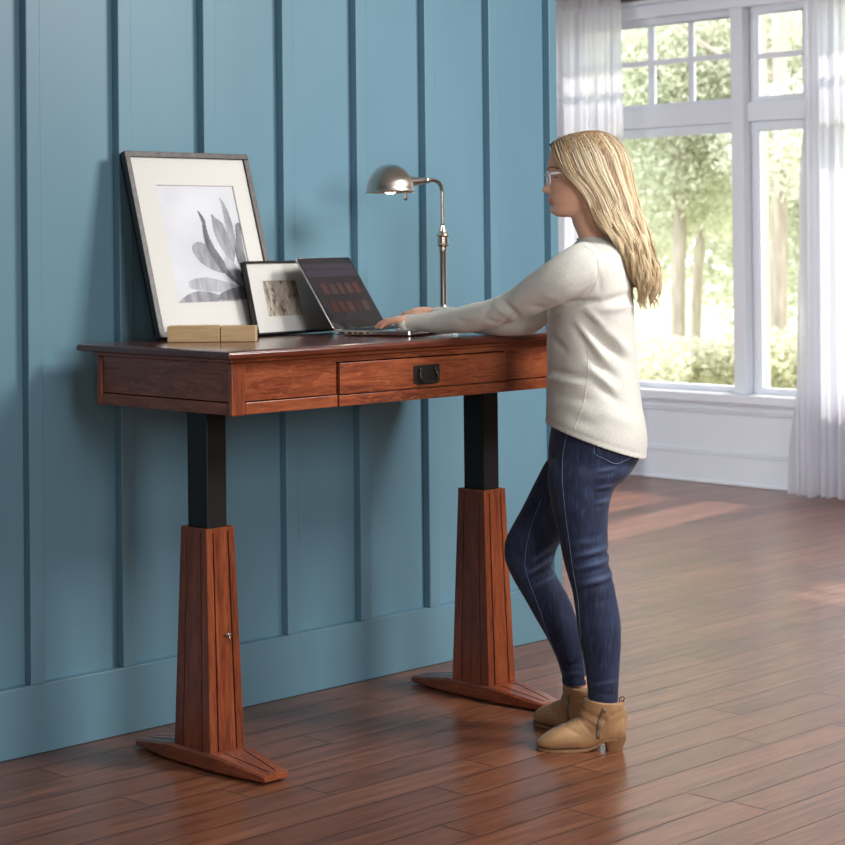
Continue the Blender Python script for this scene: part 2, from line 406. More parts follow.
def tree(u, vb, D, width, lean, h, cl, nleaf, size, mat, label, seed, limbs=3):
    base = ray(u, vb, D); r = np.random.default_rng(seed); rr = random.Random(seed)
    t = empty('tree', tuple(base)); tag(t, label, 'tree', None)
    mb = MB(); P = [(0, 0, -.25), (0, 0, 0), (lean*.3*CR[0], lean*.3*CR[1], h*.33), (lean*.7*CR[0], lean*.7*CR[1], h*.66), (lean*CR[0], lean*CR[1], h)]
    cp = catmull(P, 5); mb.tube(cp, [width*(1.25 if i < 3 else 1.0-.35*i/len(cp)) for i in range(len(cp))], 14)
    for k_ in range(limbs):
        z0 = h*rr.uniform(.45, .85); s = rr.choice([-1, 1]); l = rr.uniform(.8, 1.8)
        mb.tube(catmull([(lean*z0/h*CR[0], lean*z0/h*CR[1], z0), (s*l*.5*CR[0], s*l*.5*CR[1]-.1, z0+.35), (s*l*CR[0], s*l*CR[1]-.2, z0+.5+rr.uniform(-.1, .5))], 5), [width*.3*(1-.07*i) for i in range(11)], 7)
    mb.build('trunk', M['bark'], t, smooth=True)
    cls = []
    for (cu, cv, rad) in cl:
        c = ray(cu, cv, D+rr.uniform(-.8, .8))-base; cls.append((c, (rad, rad, rad*.7)))
    link('foliage', leaves(cls, nleaf, size, r), mat, t)
    return t
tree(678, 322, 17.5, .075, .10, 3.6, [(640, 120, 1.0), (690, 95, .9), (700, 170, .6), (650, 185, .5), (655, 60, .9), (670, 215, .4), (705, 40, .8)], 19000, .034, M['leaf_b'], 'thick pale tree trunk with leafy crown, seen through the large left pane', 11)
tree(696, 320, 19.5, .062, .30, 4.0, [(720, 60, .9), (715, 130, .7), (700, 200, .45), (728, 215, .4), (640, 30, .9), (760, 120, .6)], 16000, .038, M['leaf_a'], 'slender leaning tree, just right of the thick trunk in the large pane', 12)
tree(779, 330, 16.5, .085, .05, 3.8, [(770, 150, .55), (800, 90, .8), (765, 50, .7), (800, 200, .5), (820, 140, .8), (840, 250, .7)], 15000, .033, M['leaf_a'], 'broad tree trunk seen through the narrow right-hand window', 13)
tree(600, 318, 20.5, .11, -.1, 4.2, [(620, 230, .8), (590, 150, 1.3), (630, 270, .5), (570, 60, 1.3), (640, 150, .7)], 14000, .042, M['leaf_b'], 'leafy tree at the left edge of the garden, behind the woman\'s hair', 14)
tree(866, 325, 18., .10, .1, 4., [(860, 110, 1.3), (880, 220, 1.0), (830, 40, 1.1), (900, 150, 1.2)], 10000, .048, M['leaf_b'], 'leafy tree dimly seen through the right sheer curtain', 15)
for (u, v, D, rw, rh, lb) in [(640, 375, 15.2, .50, .34, 'pale round garden bush under the window, behind the woman\'s back'),
                              (684, 368, 16.0, .48, .33, 'pale garden bush at the foot of the thick trunk'),
                              (722, 372, 15.4, .42, .33, 'pale garden bush beside the wide window mullion'),
                              (770, 368, 15.0, .42, .38, 'pale garden bush seen low in the narrow right-hand window'),
                              (600, 372, 15.6, .55, .40, 'pale garden bush hidden partly behind the woman'),
                              (820, 370, 14.8, .60, .42, 'pale garden bush behind the right sheer curtain')]:
    c = ray(u, v, D); b = empty('bush', tuple(c)); tag(b, lb, 'bush')
    b.location.z -= rh*.55
    rs = np.random.default_rng(int(u)); cl = [((rs.normal()*rw*.4, rs.normal()*rw*.4, rh*(.5+.45*rs.random())), (rw*.55, rw*.55, rh*.5)) for _ in range(9)]
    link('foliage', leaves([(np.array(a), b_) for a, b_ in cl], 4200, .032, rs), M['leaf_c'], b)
    st = MB()
    for k_ in range(7):
        a = k_*.9; st.tube([(0, 0, -.35), (.1*math.cos(a), .1*math.sin(a), .1), (.3*rw*math.cos(a), .3*rw*math.sin(a), rh*.7)], .012, 6)
    st.build('stem', M['bark'], b)
# distant wood behind
c = ray(700, 230, 30); hz = empty('tree_line', (float(c[0]), float(c[1]), -.2)); tag(hz, 'hazy bright wall of foliage far behind the garden trees', 'trees', kind='stuff')
rs = np.random.default_rng(3)
cl = []
for k_ in range(60):
    u, v = rs.uniform(540, 960), rs.uniform(-20, 300); p_ = ray(u, v, 30+rs.uniform(-2, 2))-np.array(hz.location)
    cl.append((p_, (1.1, 1.1, .9)))
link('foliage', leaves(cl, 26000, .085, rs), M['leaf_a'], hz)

# ------------------------------------------------------------------ desk
XC, DX, YC = 3.2473, 1.0699, -.4213
AX, DA, OV = .1501, .2976, .0392
ZB, ZA, ZTP = .9652, 1.1100, 1.1327
xl, xr = XC-AX, XC+DX+AX; yf, yb = YC-DA, YC+DA
desk = empty('standing_desk', (XC+DX/2, YC, 0)); OX, OY = XC+DX/2, YC
tag(desk, 'reddish-brown oak height-adjustable standing desk against the blue wall', 'desk')
def dk(x0, x1, y0, y1, z0, z1, mb=None):
    mb = mb or MB(); mb.box(x0-OX, x1-OX, y0-OY, y1-OY, z0, z1); return mb
# top with a moulded edge
mb = MB()
prof = [(-.012, ZA+.0005), (.0, ZA+.0045), (.0, ZTP-.009), (-.003, ZTP-.003), (-.010, ZTP)]
rs = []
for o_, z in prof:
    a, b_ = xl-OV-o_, xr+OV+o_; c_, d_ = yf-OV-o_, yb+OV+o_
    rs.append([(a-OX, c_-OY, z), (b_-OX, c_-OY, z), (b_-OX, d_-OY, z), (a-OX, d_-OY, z)])
mb.rings(rs); mb.build('desktop', M['wood_top'], desk, bevel=.0012)
# under-moulding
dk(xl-.008, xr+.008, yf-.008, yb+.008, ZA-.010, ZA-.0005).build('under_moulding', M['wood_x'], desk, bevel=.002)
# corner posts
for (x, y) in ((xl, yf), (xr-.046, yf), (xl, yb-.022), (xr-.046, yb-.022)):
    dk(x, x+.046, y, y+(.017 if y < YC else .022), ZB-.002, ZA-.011).build('corner_post', M['wood_z'], desk, bevel=.0045)
RL = .996
DL, DR = 3.4625, 4.1125      # drawer
rc = .006
# side aprons + rails
for (xa, xb_) in ((xl+rc, xl+rc+.02), (xr-rc-.02, xr-rc)):
    dk(xa, xb_, yf+.0175, yb-.0225, RL+.003, ZA-.0115).build('side_panel', M['wood_y'], desk, bevel=.001)
    e = .004 if xa < OX else -.004
    dk(xa-(.004 if e > 0 else 0), xb_+(.004 if e < 0 else 0), yf+.0175, yb-.0225, ZB, RL).build('side_rail', M['wood_y'], desk, bevel=.002)
# front
dk(xl+.0465, DL-.0025, yf+rc, yf+rc+.02, RL+.003, ZA-.0115).build('front_panel', M['wood_x'], desk, bevel=.001)
dk(DR+.0025, xr-.0465, yf+rc, yf+rc+.02, RL+.003, ZA-.0115).build('front_panel', M['wood_x'], desk, bevel=.001)
dk(xl+.0465, DL-.0025, yf+.001, yf+.024, ZB, RL).build('front_rail', M['wood_x'], desk, bevel=.002)
dk(DR+.0025, xr-.0465, yf+.001, yf+.024, ZB, RL).build('front_rail', M['wood_x'], desk, bevel=.002)
dk(xl+.0465, xr-.0465, yb-.026, yb-.006, ZB, ZA-.0115).build('back_panel', M['wood_x'], desk)
dk(xl+.03, xr-.03, yf+.05, yb-.03, ZB+.012, ZB+.02).build('bottom_board', M['wood_dark'], desk)
dk(DL-.0025, DR+.0025, yf+.004, yf+.024, 1.0845, ZA-.0115).build('top_rail', M['wood_x'], desk, bevel=.001)
dr = dk(DL+.002, DR-.002, yf-.004, yf+.018, RL+.002, 1.0815).build('drawer', M['wood_x'], desk, bevel=.0025)
dk(DL+.002, DR-.002, yf-.001, yf+.022, ZB, RL-.0015).build('drawer_rail', M['wood_x'], dr, bevel=.002)
dk(DL+.01, DR-.01, yf+.0225, yf+.40, ZB+.022, 1.07).build('drawer_box', M['pale_wood'], dr)
# bail pull
hx0, hx1, hz0, hz1 = 3.7375, 3.838, 1.0065, 1.0615
pl = MB(); V = []
w_, h_ = (hx1-hx0)/2, (hz1-hz0)/2; cx, cz = (hx0+hx1)/2-OX, (hz0+hz1)/2; yy = yf-.0042-OY
outl = [(-w_, -h_*.75), (-w_*.75, -h_), (w_*.75, -h_), (w_, -h_*.75), (w_, h_*.9), (w_*.94, h_), (-w_*.94, h_), (-w_, h_*.9)]
pl.rings([[(cx+a, yy, cz+b_) for a, b_ in outl], [(cx+a, yy-.003, cz+b_) for a, b_ in outl]])
pp = pl.build('pull_plate', M['pull'], dr, bevel=.001)
ba = MB(); ba.tube(catmull([(cx-.030, yy-.006, cz+.014), (cx-.034, yy-.012, cz-.004), (cx-.024, yy-.015, cz-.017), (cx, yy-.016, cz-.020), (cx+.024, yy-.015, cz-.017), (cx+.034, yy-.012, cz-.004), (cx+.030, yy-.006, cz+.014)], 6), .0036, 10)
for sx in (-.030, .030): ba.lathe([(.006, 0), (.0065, .004), (.005, .008), (.002, .010)], (cx+sx, yy-.002, cz+.015), 14, (0, -1, 0))
ba.build('bail', M['pull'], pp, smooth=True)
# legs
def lerp(a, b_, t): return tuple(a[i]+(b_[i]-a[i])*t for i in range(3))
def make_leg(xc):
    rel = lambda x, y, z: (x-OX, y-OY, z)
    dk(xc-.0336, xc+.0336, YC-.043, YC+.043, .40, ZB+.012).build('column', M['black_metal'], desk, bevel=.003)
    zt_, zb_ = .6415, .0505
    a1, b1, a2, b2 = .0473, .0556, .0584, .0784
    core = MB(); e = .0045
    core.hexa([rel(xc-a2+e, YC-b2+e, zb_), rel(xc+a2-e, YC-b2+e, zb_), rel(xc+a2-e, YC+b2-e, zb_), rel(xc-a2+e, YC+b2-e, zb_),
               rel(xc-a1+e, YC-b1+e, zt_-.003), rel(xc+a1-e, YC-b1+e, zt_-.003), rel(xc+a1-e, YC+b1-e, zt_-.003), rel(xc-a1+e, YC+b1-e, zt_-.003)])
    sl = core.build('sleeve', M['wood_dark'], desk)
    # tapered boards on each face
    cb = [rel(xc-a2, YC-b2, zb_), rel(xc+a2, YC-b2, zb_), rel(xc+a2, YC+b2, zb_), rel(xc-a2, YC+b2, zb_)]
    ct = [rel(xc-a1, YC-b1, zt_), rel(xc+a1, YC-b1, zt_), rel(xc+a1, YC+b1, zt_), rel(xc-a1, YC+b1, zt_)]
    ctr_b, ctr_t = rel(xc, YC, zb_), rel(xc, YC, zt_)
    for f in range(4):
        A, B_, A2, B2 = cb[f], cb[(f+1) % 4], ct[f], ct[(f+1) % 4]
        wid = math.dist(A, B_); gp = .0025/wid
        cuts = [(0.0, .24), (.24, .77), (.77, 1.0)]
        for ci, (s0, s1) in enumerate(cuts):
            s0 += gp if ci > 0 else 0; s1 -= gp if ci < 2 else 0
            def inn(p_, c_, z):  # inner copy (towards the centre)
                d = Vector((c_[0]-p_[0], c_[1]-p_[1], 0)); d.normalize(); return (p_[0]+d.x*.007, p_[1]+d.y*.007, z)
            nb = Vector((-(B_[1]-A[1]), B_[0]-A[0], 0)).normalized()*.0055
            pb0, pb1, pt0, pt1 = lerp(A, B_, s0), lerp(A, B_, s1), lerp(A2, B2, s0), lerp(A2, B2, s1)
            # mitre at the corners
            def off(p_, s_): 
                q_ = Vector(p_)+nb
                dd = (Vector(B_)-Vector(A)).normalized()*.0055
                if s_ == 0.0: q_ += dd
                if s_ == 1.0: q_ -= dd
                return tuple(q_)
            bd = MB(); bd.hexa([pb0, pb1, off(pb1, s1), off(pb0, s0), pt0, pt1, off(pt1, s1), off(pt0, s0)])
            bd.build('sleeve_board', M['wood_z'], sl, bevel=.0007, seg=1)
    # rim closing the top of the sleeve
    rm = MB()
    t_ = .0135
    for (xa, xb_, ya, yb_) in ((xc-a1+.001, xc+a1-.001, YC-b1+.001, YC-.0436), (xc-a1+.001, xc+a1-.001, YC+.0436, YC+b1-.001), (xc-a1+.001, xc-.0341, YC-.0436, YC+.0436), (xc+.0341, xc+a1-.001, YC-.0436, YC+.0436)):
        dk(xa, xb_, ya, yb_, zt_-.012, zt_-.0015, rm)
    rm.build('sleeve_rim', M['wood_x'], sl)
    # foot: tapers in plan and height towards both tips
    L_, ft = .2825, MB(); secs = [(-L_, .041, .0225, .003), (-L_+.006, .043, .0255, 0), (-.105, .0665, .0505, 0), (.105, .0665, .0505, 0), (L_-.006, .043, .0255, 0), (L_, .041, .0225, .003)]
    rs_ = []
    for (d, hw, hz_, lo) in secs:
        c_ = .006
        rs_.append([rel(xc-hw+.003, YC+d, .006+lo), rel(xc+hw-.003, YC+d, .006+lo), rel(xc+hw, YC+d, .010+lo), rel(xc+hw, YC+d, hz_-c_), rel(xc+hw-c_, YC+d, hz_), rel(xc-hw+c_, YC+d, hz_), rel(xc-hw, YC+d, hz_-c_), rel(xc-hw, YC+d, .010+lo)])
    ft.rings(rs_); fo = ft.build('foot', M['wood_y'], desk, bevel=.0012)
    for sgn in (-1, 1):
        for s in (-1, 1):
            gv = MB()
            a, b_ = rel(xc+s*.030, YC+sgn*.1055, .0508), rel(xc+s*.012, YC+sgn*(L_-.02), .0281)
            gv.hexa([(a[0]-.0014, a[1], a[2]-.003), (a[0]+.0014, a[1], a[2]-.003), (b_[0]+.0014, b_[1], b_[2]-.003), (b_[0]-.0014, b_[1], b_[2]-.003),
                     (a[0]-.0014, a[1], a[2]+.0002), (a[0]+.0014, a[1], a[2]+.0002), (b_[0]+.0014, b_[1], b_[2]+.0002), (b_[0]-.0014, b_[1], b_[2]+.0002)])
            gv.build('foot_groove', M['wood_dark'], fo)
    for sgn in (-1, 1):
        for o_ in (L_-.05, .07): MB().lathe([(.018, 0), (.018, .0065)], rel(xc, YC+sgn*o_, 0), 20).build('foot_pad', M['black_metal'], fo)
    return sl
s1 = make_leg(XC); make_leg(XC+DX)
lt = MB(); lx, ly, lz = XC+.012-OX, -.0725-.0+0, .345
ly = -(.0665)-.0045
lt.tube([(lx-.012, ly, lz+.010), (lx+.012, ly-.004, lz+.012)], .0022, 8); lt.tube([(lx, ly-.002, lz+.010), (lx+.002, ly-.006, lz-.010)], .002, 8); lt.lathe([(.005, 0), (.005, .003)], (lx, ly+.002, lz+.010), 12, (0, -1, 0))
lt.build('latch', M['steel_small'], s1, smooth=True)

# ------------------------------------------------------------------ framed pictures
q = NT('frame_wood'); fn = q.noise(q.coord('Object', (4, 4, 4)), 12, 4)
q.set(Base_Color=q.ramp(fn, [(.3, lin(84, 80, 78)), (.7, lin(112, 107, 104))]), Roughness=.4); M['frame_grey'] = q.m
M['frame_black'] = plain('frame_side_black', (.012, .012, .013), .35)
M['mat'] = plain('mat_board', lin(222, 220, 215), .75)
M['mat_bevel'] = plain('mat_bevel', lin(200, 196, 188), .7)
q = NT('picture_glass'); gl = q.node('ShaderNodeBsdfGlossy', {'Roughness': .03}); tr = q.node('ShaderNodeBsdfTransparent', {'Color': (1, 1, 1, 1)})
fr = q.node('ShaderNodeFresnel', {'IOR': 1.4}); mx = q.node('ShaderNodeMixShader', {0: fr.outputs[0], 1: tr.outputs[0], 2: gl.outputs[0]})
q.t.links.new(mx.outputs[0], q.out.inputs[0]); M['pglass'] = q.m
q = NT('print_grey'); pn_ = q.noise(q.coord('Object', (3, 3, 3)), 2, 3); q.set(Base_Color=q.ramp(pn_, [(.3, lin(214, 215, 220)), (.7, lin(228, 228, 231))]), Roughness=.7); M['print_bg'] = q.m
def leaf_mat(name, a, b_, sc):
    q = NT(name); n1 = q.noise(q.coord('Object', (30, 8, 1), (0, 0, .3)), sc, 4, .6); q.set(Base_Color=q.ramp(n1, [(.32, a), (.68, b_)]), Roughness=.7); return q.m
M['ag_dark'] = leaf_mat('agave_dark', lin(92, 92, 97), lin(150, 150, 155), 1.2)
M['ag_mid'] = leaf_mat('agave_mid', lin(132, 132, 138), lin(188, 188, 193), 1.2)
M['ag_light'] = leaf_mat('agave_light', lin(165, 165, 170), lin(208, 208, 212), 1.2)
q = NT('old_photo'); n1 = q.noise(q.coord('Object', (22, 9, 1)), 2.2, 5, .65, 1.0)
n2 = q.noise(q.coord('Object', (60, 22, 1)), 1.5, 4, .7, .6)
c = q.ramp(n1, [(.34, lin(60, 44, 34)), (.42, lin(150, 128, 108)), (.5, lin(205, 192, 176)), (.75, lin(226, 218, 206))]); c = q.mix(.35, c, q.ramp(n2, [(.4, lin(50, 36, 28)), (.6, lin(205, 195, 180))]))
q.set(Base_Color=c, Roughness=.7); M['old_photo'] = q.m

def picture(name, W, H, T, fw, bl, dirx, lean, print_rect, label, mats, fill):
    """frame local axes: x right, y up the frame, z out of the face; bl = bottom-left-front corner in the world"""
    root = empty(name, bl); tag(root, label, 'picture frame')
    X = Vector((math.cos(dirx), math.sin(dirx), 0)); out = Vector((math.sin(dirx), -math.cos(dirx), 0))
    Y = (Vector((0, 0, 1))*math.cos(lean)-out*math.sin(lean)).normalized(); Z = X.cross(Y)
    root.matrix_world = Matrix(((X.x, Y.x, Z.x, bl[0]), (X.y, Y.y, Z.y, bl[1]), (X.z, Y.z, Z.z, bl[2]), (0, 0, 0, 1)))
    f = MB(); f.cur = 0
    for (x0, x1, y0, y1) in ((0, W, 0, fw), (0, W, H-fw, H), (0, fw, fw, H-fw), (W-fw, W, fw, H-fw)):
        f.box(x0, x1, y0, y1, -T, 0)
    me_o = f.build('frame', mats, root, bevel=.0015)
    for p_ in me_o.data.polygons:
        if p_.normal.z < .5: p_.material_index = 1
    MB().box(fw-.002, W-fw+.002, fw-.002, H-fw+.002, -T+.001, -T+.004).build('backing', M['frame_black'], root)
    px0, px1, py0, py1 = print_rect
    mt = MB()
    for (x0, x1, y0, y1) in ((fw, W-fw, fw, py0), (fw, W-fw, py1, H-fw), (fw, px0, py0, py1), (px1, W-fw, py0, py1)): mt.box(x0, x1, y0, y1, -.0085, -.0065)
    mo = mt.build('mat_board', M['mat'], root)
    bv = MB()
    for (a, b_, c_, d_) in ((px0, px1, py1, 1), (px0, px1, py0, -1)): bv.box(a, b_, c_-(.0012 if d_ > 0 else 0), c_+(.0012 if d_ < 0 else 0), -.0092, -.0078)
    for (a, c_) in ((px0, 1), (px1, -1)): bv.box(a-(.0012 if c_ < 0 else 0), a+(.0012 if c_ > 0 else 0), py0+.0013, py1-.0013, -.0092, -.0078)
    bv.build('mat_bevel', M['mat_bevel'], mo)
    fill(root, px0, px1, py0, py1)
    g = MB(); g.add([(fw-.001, fw-.001, -.004), (W-fw+.001, fw-.001, -.004), (W-fw+.001, H-fw+.001, -.004), (fw-.001, H-fw+.001, -.004)], [(0, 1, 2, 3)])
    g.build('glass', M['pglass'], root)
    return root
def agave(root, x0, x1, y0, y1):
    p = MB(); p.add([(x0, y0, -.0105), (x1, y0, -.0105), (x1, y1, -.0105), (x0, y1, -.0105)], [(0, 1, 2, 3)])
    def uvp(a, b_):
        v = (b_-182)/(664-182); l = 175+(285-175)*v; r = 490+(580-490)*v
        u = (a-l)/(r-l); u = min(max(u, 0), 1); v = min(max(v, 0), 1)
        return x0+(x1-x0)*u, y1-(y1-y0)*v
    L_ = [(2, [(285, 664), (296, 648), (312, 634), (335, 622), (360, 617), (400, 622), (450, 640), (530, 664)]),
          (1, [(318, 578), (345, 566), (385, 562), (430, 572), (480, 590), (545, 616), (500, 628), (430, 622), (370, 616), (325, 604)]),
          (3, [(430, 655), (445, 628), (480, 612), (540, 600), (560, 600), (575, 655)]),
          (2, [(328, 432), (338, 420), (355, 416), (378, 424), (400, 445), (425, 480), (455, 548), (425, 538), (390, 520), (360, 497), (340, 468), (332, 455)]),
          (3, [(345, 285), (362, 303), (376, 325), (383, 362), (396, 402), (418, 445), (448, 490), (490, 545), (545, 606), (525, 606), (485, 575), (440, 530), (405, 480), (380, 425), (370, 380), (366, 335)]),
          (2, [(402, 300), (420, 318), (445, 336), (462, 372), (474, 410), (486, 460), (495, 520), (475, 498), (452, 455), (430, 415), (414, 375), (408, 340)]),
          (2, [(434, 230), (452, 252), (470, 290), (488, 345), (498, 400), (502, 455), (492, 500), (484, 460), (474, 415), (464, 360), (452, 300), (446, 262)]),
          (3, [(500, 345), (512, 335), (520, 350), (524, 395), (534, 460), (548, 520), (552, 560), (535, 560), (510, 505), (497, 450), (502, 395)]),
          (1, [(455, 480), (480, 492), (510, 530), (545, 590), (552, 612), (530, 606), (490, 560), (460, 515)]),
          (3, [(520, 560), (535, 520), (552, 520), (566, 590), (575, 640), (548, 640), (535, 600)])]
    for k_, (mi, pts) in enumerate(L_):
        P = [uvp(*a) for a in pts]; 
        # toothed edge
        Q = []
        for i in range(len(P)):
            a, b_ = Vector(P[i]), Vector(P[(i+1) % len(P)]); n_ = max(2, int((b_-a).length/.006)); nn = Vector((-(b_-a).y, (b_-a).x)).normalized() if (b_-a).length > 0 else Vector((0, 0))
            for j in range(n_):
                c_ = a.lerp(b_, j/n_)+nn*(.0011 if j % 2 else -.0003); Q.append((min(max(c_.x, x0), x1), min(max(c_.y, y0), y1), -.0103+k_*.00012))
        p.cur = mi; p.add(Q, [tuple(range(len(Q)))])
    o = p.build('print', [M['print_bg'], M['ag_light'], M['ag_mid'], M['ag_dark']], root)
    for f_ in o.data.polygons:
        if f_.normal.z < 0: f_.flip() if hasattr(f_, 'flip') else None
def photo(root, x0, x1, y0, y1):
    p = MB(); p.add([(x0, y0, -.0105), (x1, y0, -.0105), (x1, y1, -.0105), (x0, y1, -.0105)], [(0, 1, 2, 3)]); p.build('print', M['old_photo'], root)
zt = ZTP+.0006
leanb = math.atan2(.168, .54)
picture('picture_frame', .449, .556, .028, .0165, (3.260, -.203, zt+.0105), 0., leanb, (.092, .376, .100, .456),
        'large grey-framed botanical print of an agave leaning on the blue wall', [M['frame_grey'], M['frame_black']], agave)
picture('picture_frame', .352, .221, .019, .006, (3.580, -.243, zt+.0055), .16, .24, (.068, .222, .054, .162),
        'small black-framed sepia photograph standing behind the laptop', [M['frame_black'], M['frame_black']], photo)

# ------------------------------------------------------------------ wooden block box
th = math.atan2(-.71, .70)
bxr = empty('wooden_box', (3.274, -.226, zt), th); tag(bxr, 'narrow pale wooden box with a sliding lid, lying before the large print', 'wooden box')
b1 = MB().box(0, .145, -.05, 0, 0, .044); b1.build('box_body', M['pale_wood'], bxr, bevel=.0015)
b2 = MB().box(.1475, .245, -.05, 0, 0, .044); b2.build('end_block', M['pale_wood'], bxr, bevel=.0015)
b3 = MB().box(.003, .142, -.047, -.003, .0438, .0455); b3.build('lid', M['pale_wood'], bxr, bevel=.001)
b4 = MB().box(.1445, .148, -.047, -.003, .002, .038); b4.build('joint_strip', M['wood_dark'], bxr)

# ------------------------------------------------------------------ laptop
HL = Vector((3.758, -.371, zt)); wv_ = Vector((.932, .362, 0)).normalized(); dv = Vector((.362, -.932, 0)).normalized()
lap = empty('laptop', HL, math.atan2(wv_.y, wv_.x)); tag(lap, 'open thin silver laptop with a dark screen under the woman\'s hands', 'laptop')
LW, LD = .352, .246       # local x = width, local -y = towards the user
M['lap_black'] = plain('laptop_black', (.012, .012, .014), .35)
M['key'] = plain('keycap', (.02, .02, .022), .5)
def rrect(x0, x1, y0, y1, r, z, n=5):
    out = []
    for cx_, cy_, a0 in ((x1-r, y1-r, 0), (x0+r, y1-r, 90), (x0+r, y0+r, 180), (x1-r, y0+r, 270)):
        for k_ in range(n+1):
            a = math.radians(a0+90*k_/n); out.append((cx_+r*math.cos(a), cy_+r*math.sin(a), z))
    return out
b = MB(); b.rings([rrect(.004, LW-.004, -LD+.004, -.004, .010, .0015), rrect(0, LW, -LD, 0, .012, .005), rrect(0, LW, -LD, 0, .012, .0145), rrect(.001, LW-.001, -LD+.001, -.001, .012, .0155)])
b.build('base', M['alu'], lap, auto=.6)
for x, y in ((.03, -.03), (LW-.03, -.03), (.03, -LD+.03), (LW-.03, -LD+.03)): MB().lathe([(.008, 0), (.008, .0016)], (x, y, 0), 14).build('rubber_foot', M['lap_black'], lap)
kb = MB(); kb.box(.035, LW-.035, -.130, -.022, .01545, .0158); kbo = kb.build('keyboard', M['lap_black'], lap)
ky = MB()
for r_ in range(6):
    n_ = 14; cw = (LW-.074)/n_
    for c_ in range(n_):
        if r_ == 5 and 4 <= c_ <= 8:
            if c_ > 4: continue
            ky.box(.037+c_*cw+.001, .037+(c_+5)*cw-.001, -.0255-r_*.0172-.015, -.0255-r_*.0172, .0158, .0168); continue
        ky.box(.037+c_*cw+.001, .037+(c_+1)*cw-.001, -.0255-r_*.0172-.015, -.0255-r_*.0172, .0158, .0168)
ky.build('keycaps', M['key'], kbo)
tp_ = MB(); tp_.box(.120, .232, -.225, -.145, .0155, .0157); tp_.build('trackpad', plain('trackpad', (.62, .62, .64), .35, .6), lap)
pr = MB()
for (a, w__) in ((.018, .016), (.045, .012), (.066, .010), (.080, .014), (.105, .008)): pr.box(-.0004, .001, -a-w__, -a, .0065, .0112)
pr.build('port', M['lap_black'], lap)
lid = MB(); tl_ = math.radians(31)
def lp(x, h, t):   # point on the lid: x across, h up the lid, t thickness towards the back
    y0 = -.0015; return (x, y0+h*math.sin(tl_)+t*math.cos(tl_), .0165+h*math.cos(tl_)-t*math.sin(tl_))
def lidring(i, t): return [lp(x, h, t) for x, h, _ in rrect(i, LW-i, i, LD-i, .011, 0)]
lid.rings([lidring(.001, 0), lidring(0, .001), lidring(0, .0035), lidring(.003, .0052)])
lo = lid.build('lid', M['alu'], lap, auto=.6)
q = NT('lap_screen'); q.set(Base_Color=(.010, .010, .012), Roughness=.07, Emission_Color=lin(58, 52, 58), Emission_Strength=.35, Specular_IOR_Level=.25); M['scr'] = q.m
q = NT('lap_bar'); q.set(Base_Color=(.01, .01, .012), Roughness=.07, Emission_Color=lin(86, 74, 92), Emission_Strength=.4, Specular_IOR_Level=.25); M['scr_bar'] = q.m
q = NT('lap_tile'); gn = q.node('ShaderNodeNewGeometry').outputs['Random Per Island']
q.set(Base_Color=(.01, .008, .008), Roughness=.07, Emission_Color=q.ramp(gn, [(0, lin(74, 40, 38)), (.5, lin(112, 62, 56)), (1, lin(96, 76, 74))]), Emission_Strength=.5, Specular_IOR_Level=.25); M['scr_tile'] = q.m
bz = MB(); bz.add([lp(x, h, -.0003) for x, h, _ in rrect(.002, LW-.002, .002, LD-.002, .010, 0)], [tuple(range(24))]); bz.build('bezel', plain('bezel', (.012, .012, .013), .08), lo)
sc = MB()
def sq(x0, x1, h0, h1, t, mi): sc.cur = mi; sc.add([lp(x0, h0, t), lp(x1, h0, t), lp(x1, h1, t), lp(x0, h1, t)], [(0, 1, 2, 3)])
sq(.012, LW-.012, .022, LD-.012, -.0006, 0)
sq(.012, LW-.012, LD-.040, LD-.022, -.0008, 1); sq(.012, LW-.012, LD-.068, LD-.043, -.0008, 1)
for r_ in range(2):
    for c_ in range(5):
        x = .060+c_*.052; h = .118-.062*r_; sq(x, x+.036, h, h+.036, -.0009, 2)
sq(.05, .12, .158, .163, -.0009, 2)
sc.build('screen', [M['scr'], M['scr_bar'], M['scr_tile']], lo)
hg = MB(); hg.tube([(.06, -.002, .0158), (LW-.06, -.002, .0158)], .0032, 12); hg.build('hinge', M['lap_black'], lap, smooth=True)

# ------------------------------------------------------------------ desk lamp
LPX, LPY = 4.280, -.300
lamp = empty('desk_lamp', (LPX, LPY, zt)); tag(lamp, 'brushed-nickel pharmacy desk lamp with a dome shade, lit, behind the laptop', 'lamp')
l = MB(); l.lathe([(.001, 0), (.078, 0), (.080, .004), (.079, .010), (.070, .015), (.040, .020), (.024, .026), (.016, .040), (.011, .052)], (0, 0, 0), 48); l.build('base', M['nickel'], lamp, auto=.6)
zc = lambda v: 1.4-(v-241)/0  # placeholder
l = MB(); l.lathe([(.020, .050), (.021, .056), (.015, .064), (.0105, .072), (.0106, .078), (.0106, .236), (.012, .240), (.012, .246)], (0, 0, 0), 24); l.build('pole', M['nickel_rod'], lamp, auto=.6)
l = MB(); l.lathe([(.010, .244), (.0125, .248), (.0125, .254), (.0165, .258), (.0200, .262), (.0172, .266), (.0172, .286), (.0200, .290), (.0190, .296), (.0125, .300), (.0115, .308), (.0085, .316), (.0070, .322)], (0, 0, 0), 32); l.build('collar', M['nickel_rod'], lamp, auto=.5)
arm_pts = catmull([(0, 0, .318), (0, 0, .405), (-.002, 0, .435), (-.014, 0, .455), (-.036, 0, .463), (-.062, 0, .462), (-.080, 0, .460)], 8)
l = MB(); l.tube(arm_pts, .0064, 14); l.build('arm', M['nickel_rod'], lamp, smooth=True)
l = MB(); l.lathe([(.006, 0), (.009, .003), (.009, .010), (.006, .013)], (-.062, 0, .461), 20, (-1, 0, 0)); l.lathe([(.004, -.016), (.008, -.014), (.008, -.010), (.004, -.008), (.004, .010), (.007, .012)], (-.072, 0, .461), 14, (0, 1, 0)); l.build('swivel', M['nickel_rod'], lamp, auto=.6)
DCX, DCZ, DR_ = -.224, .424, .073
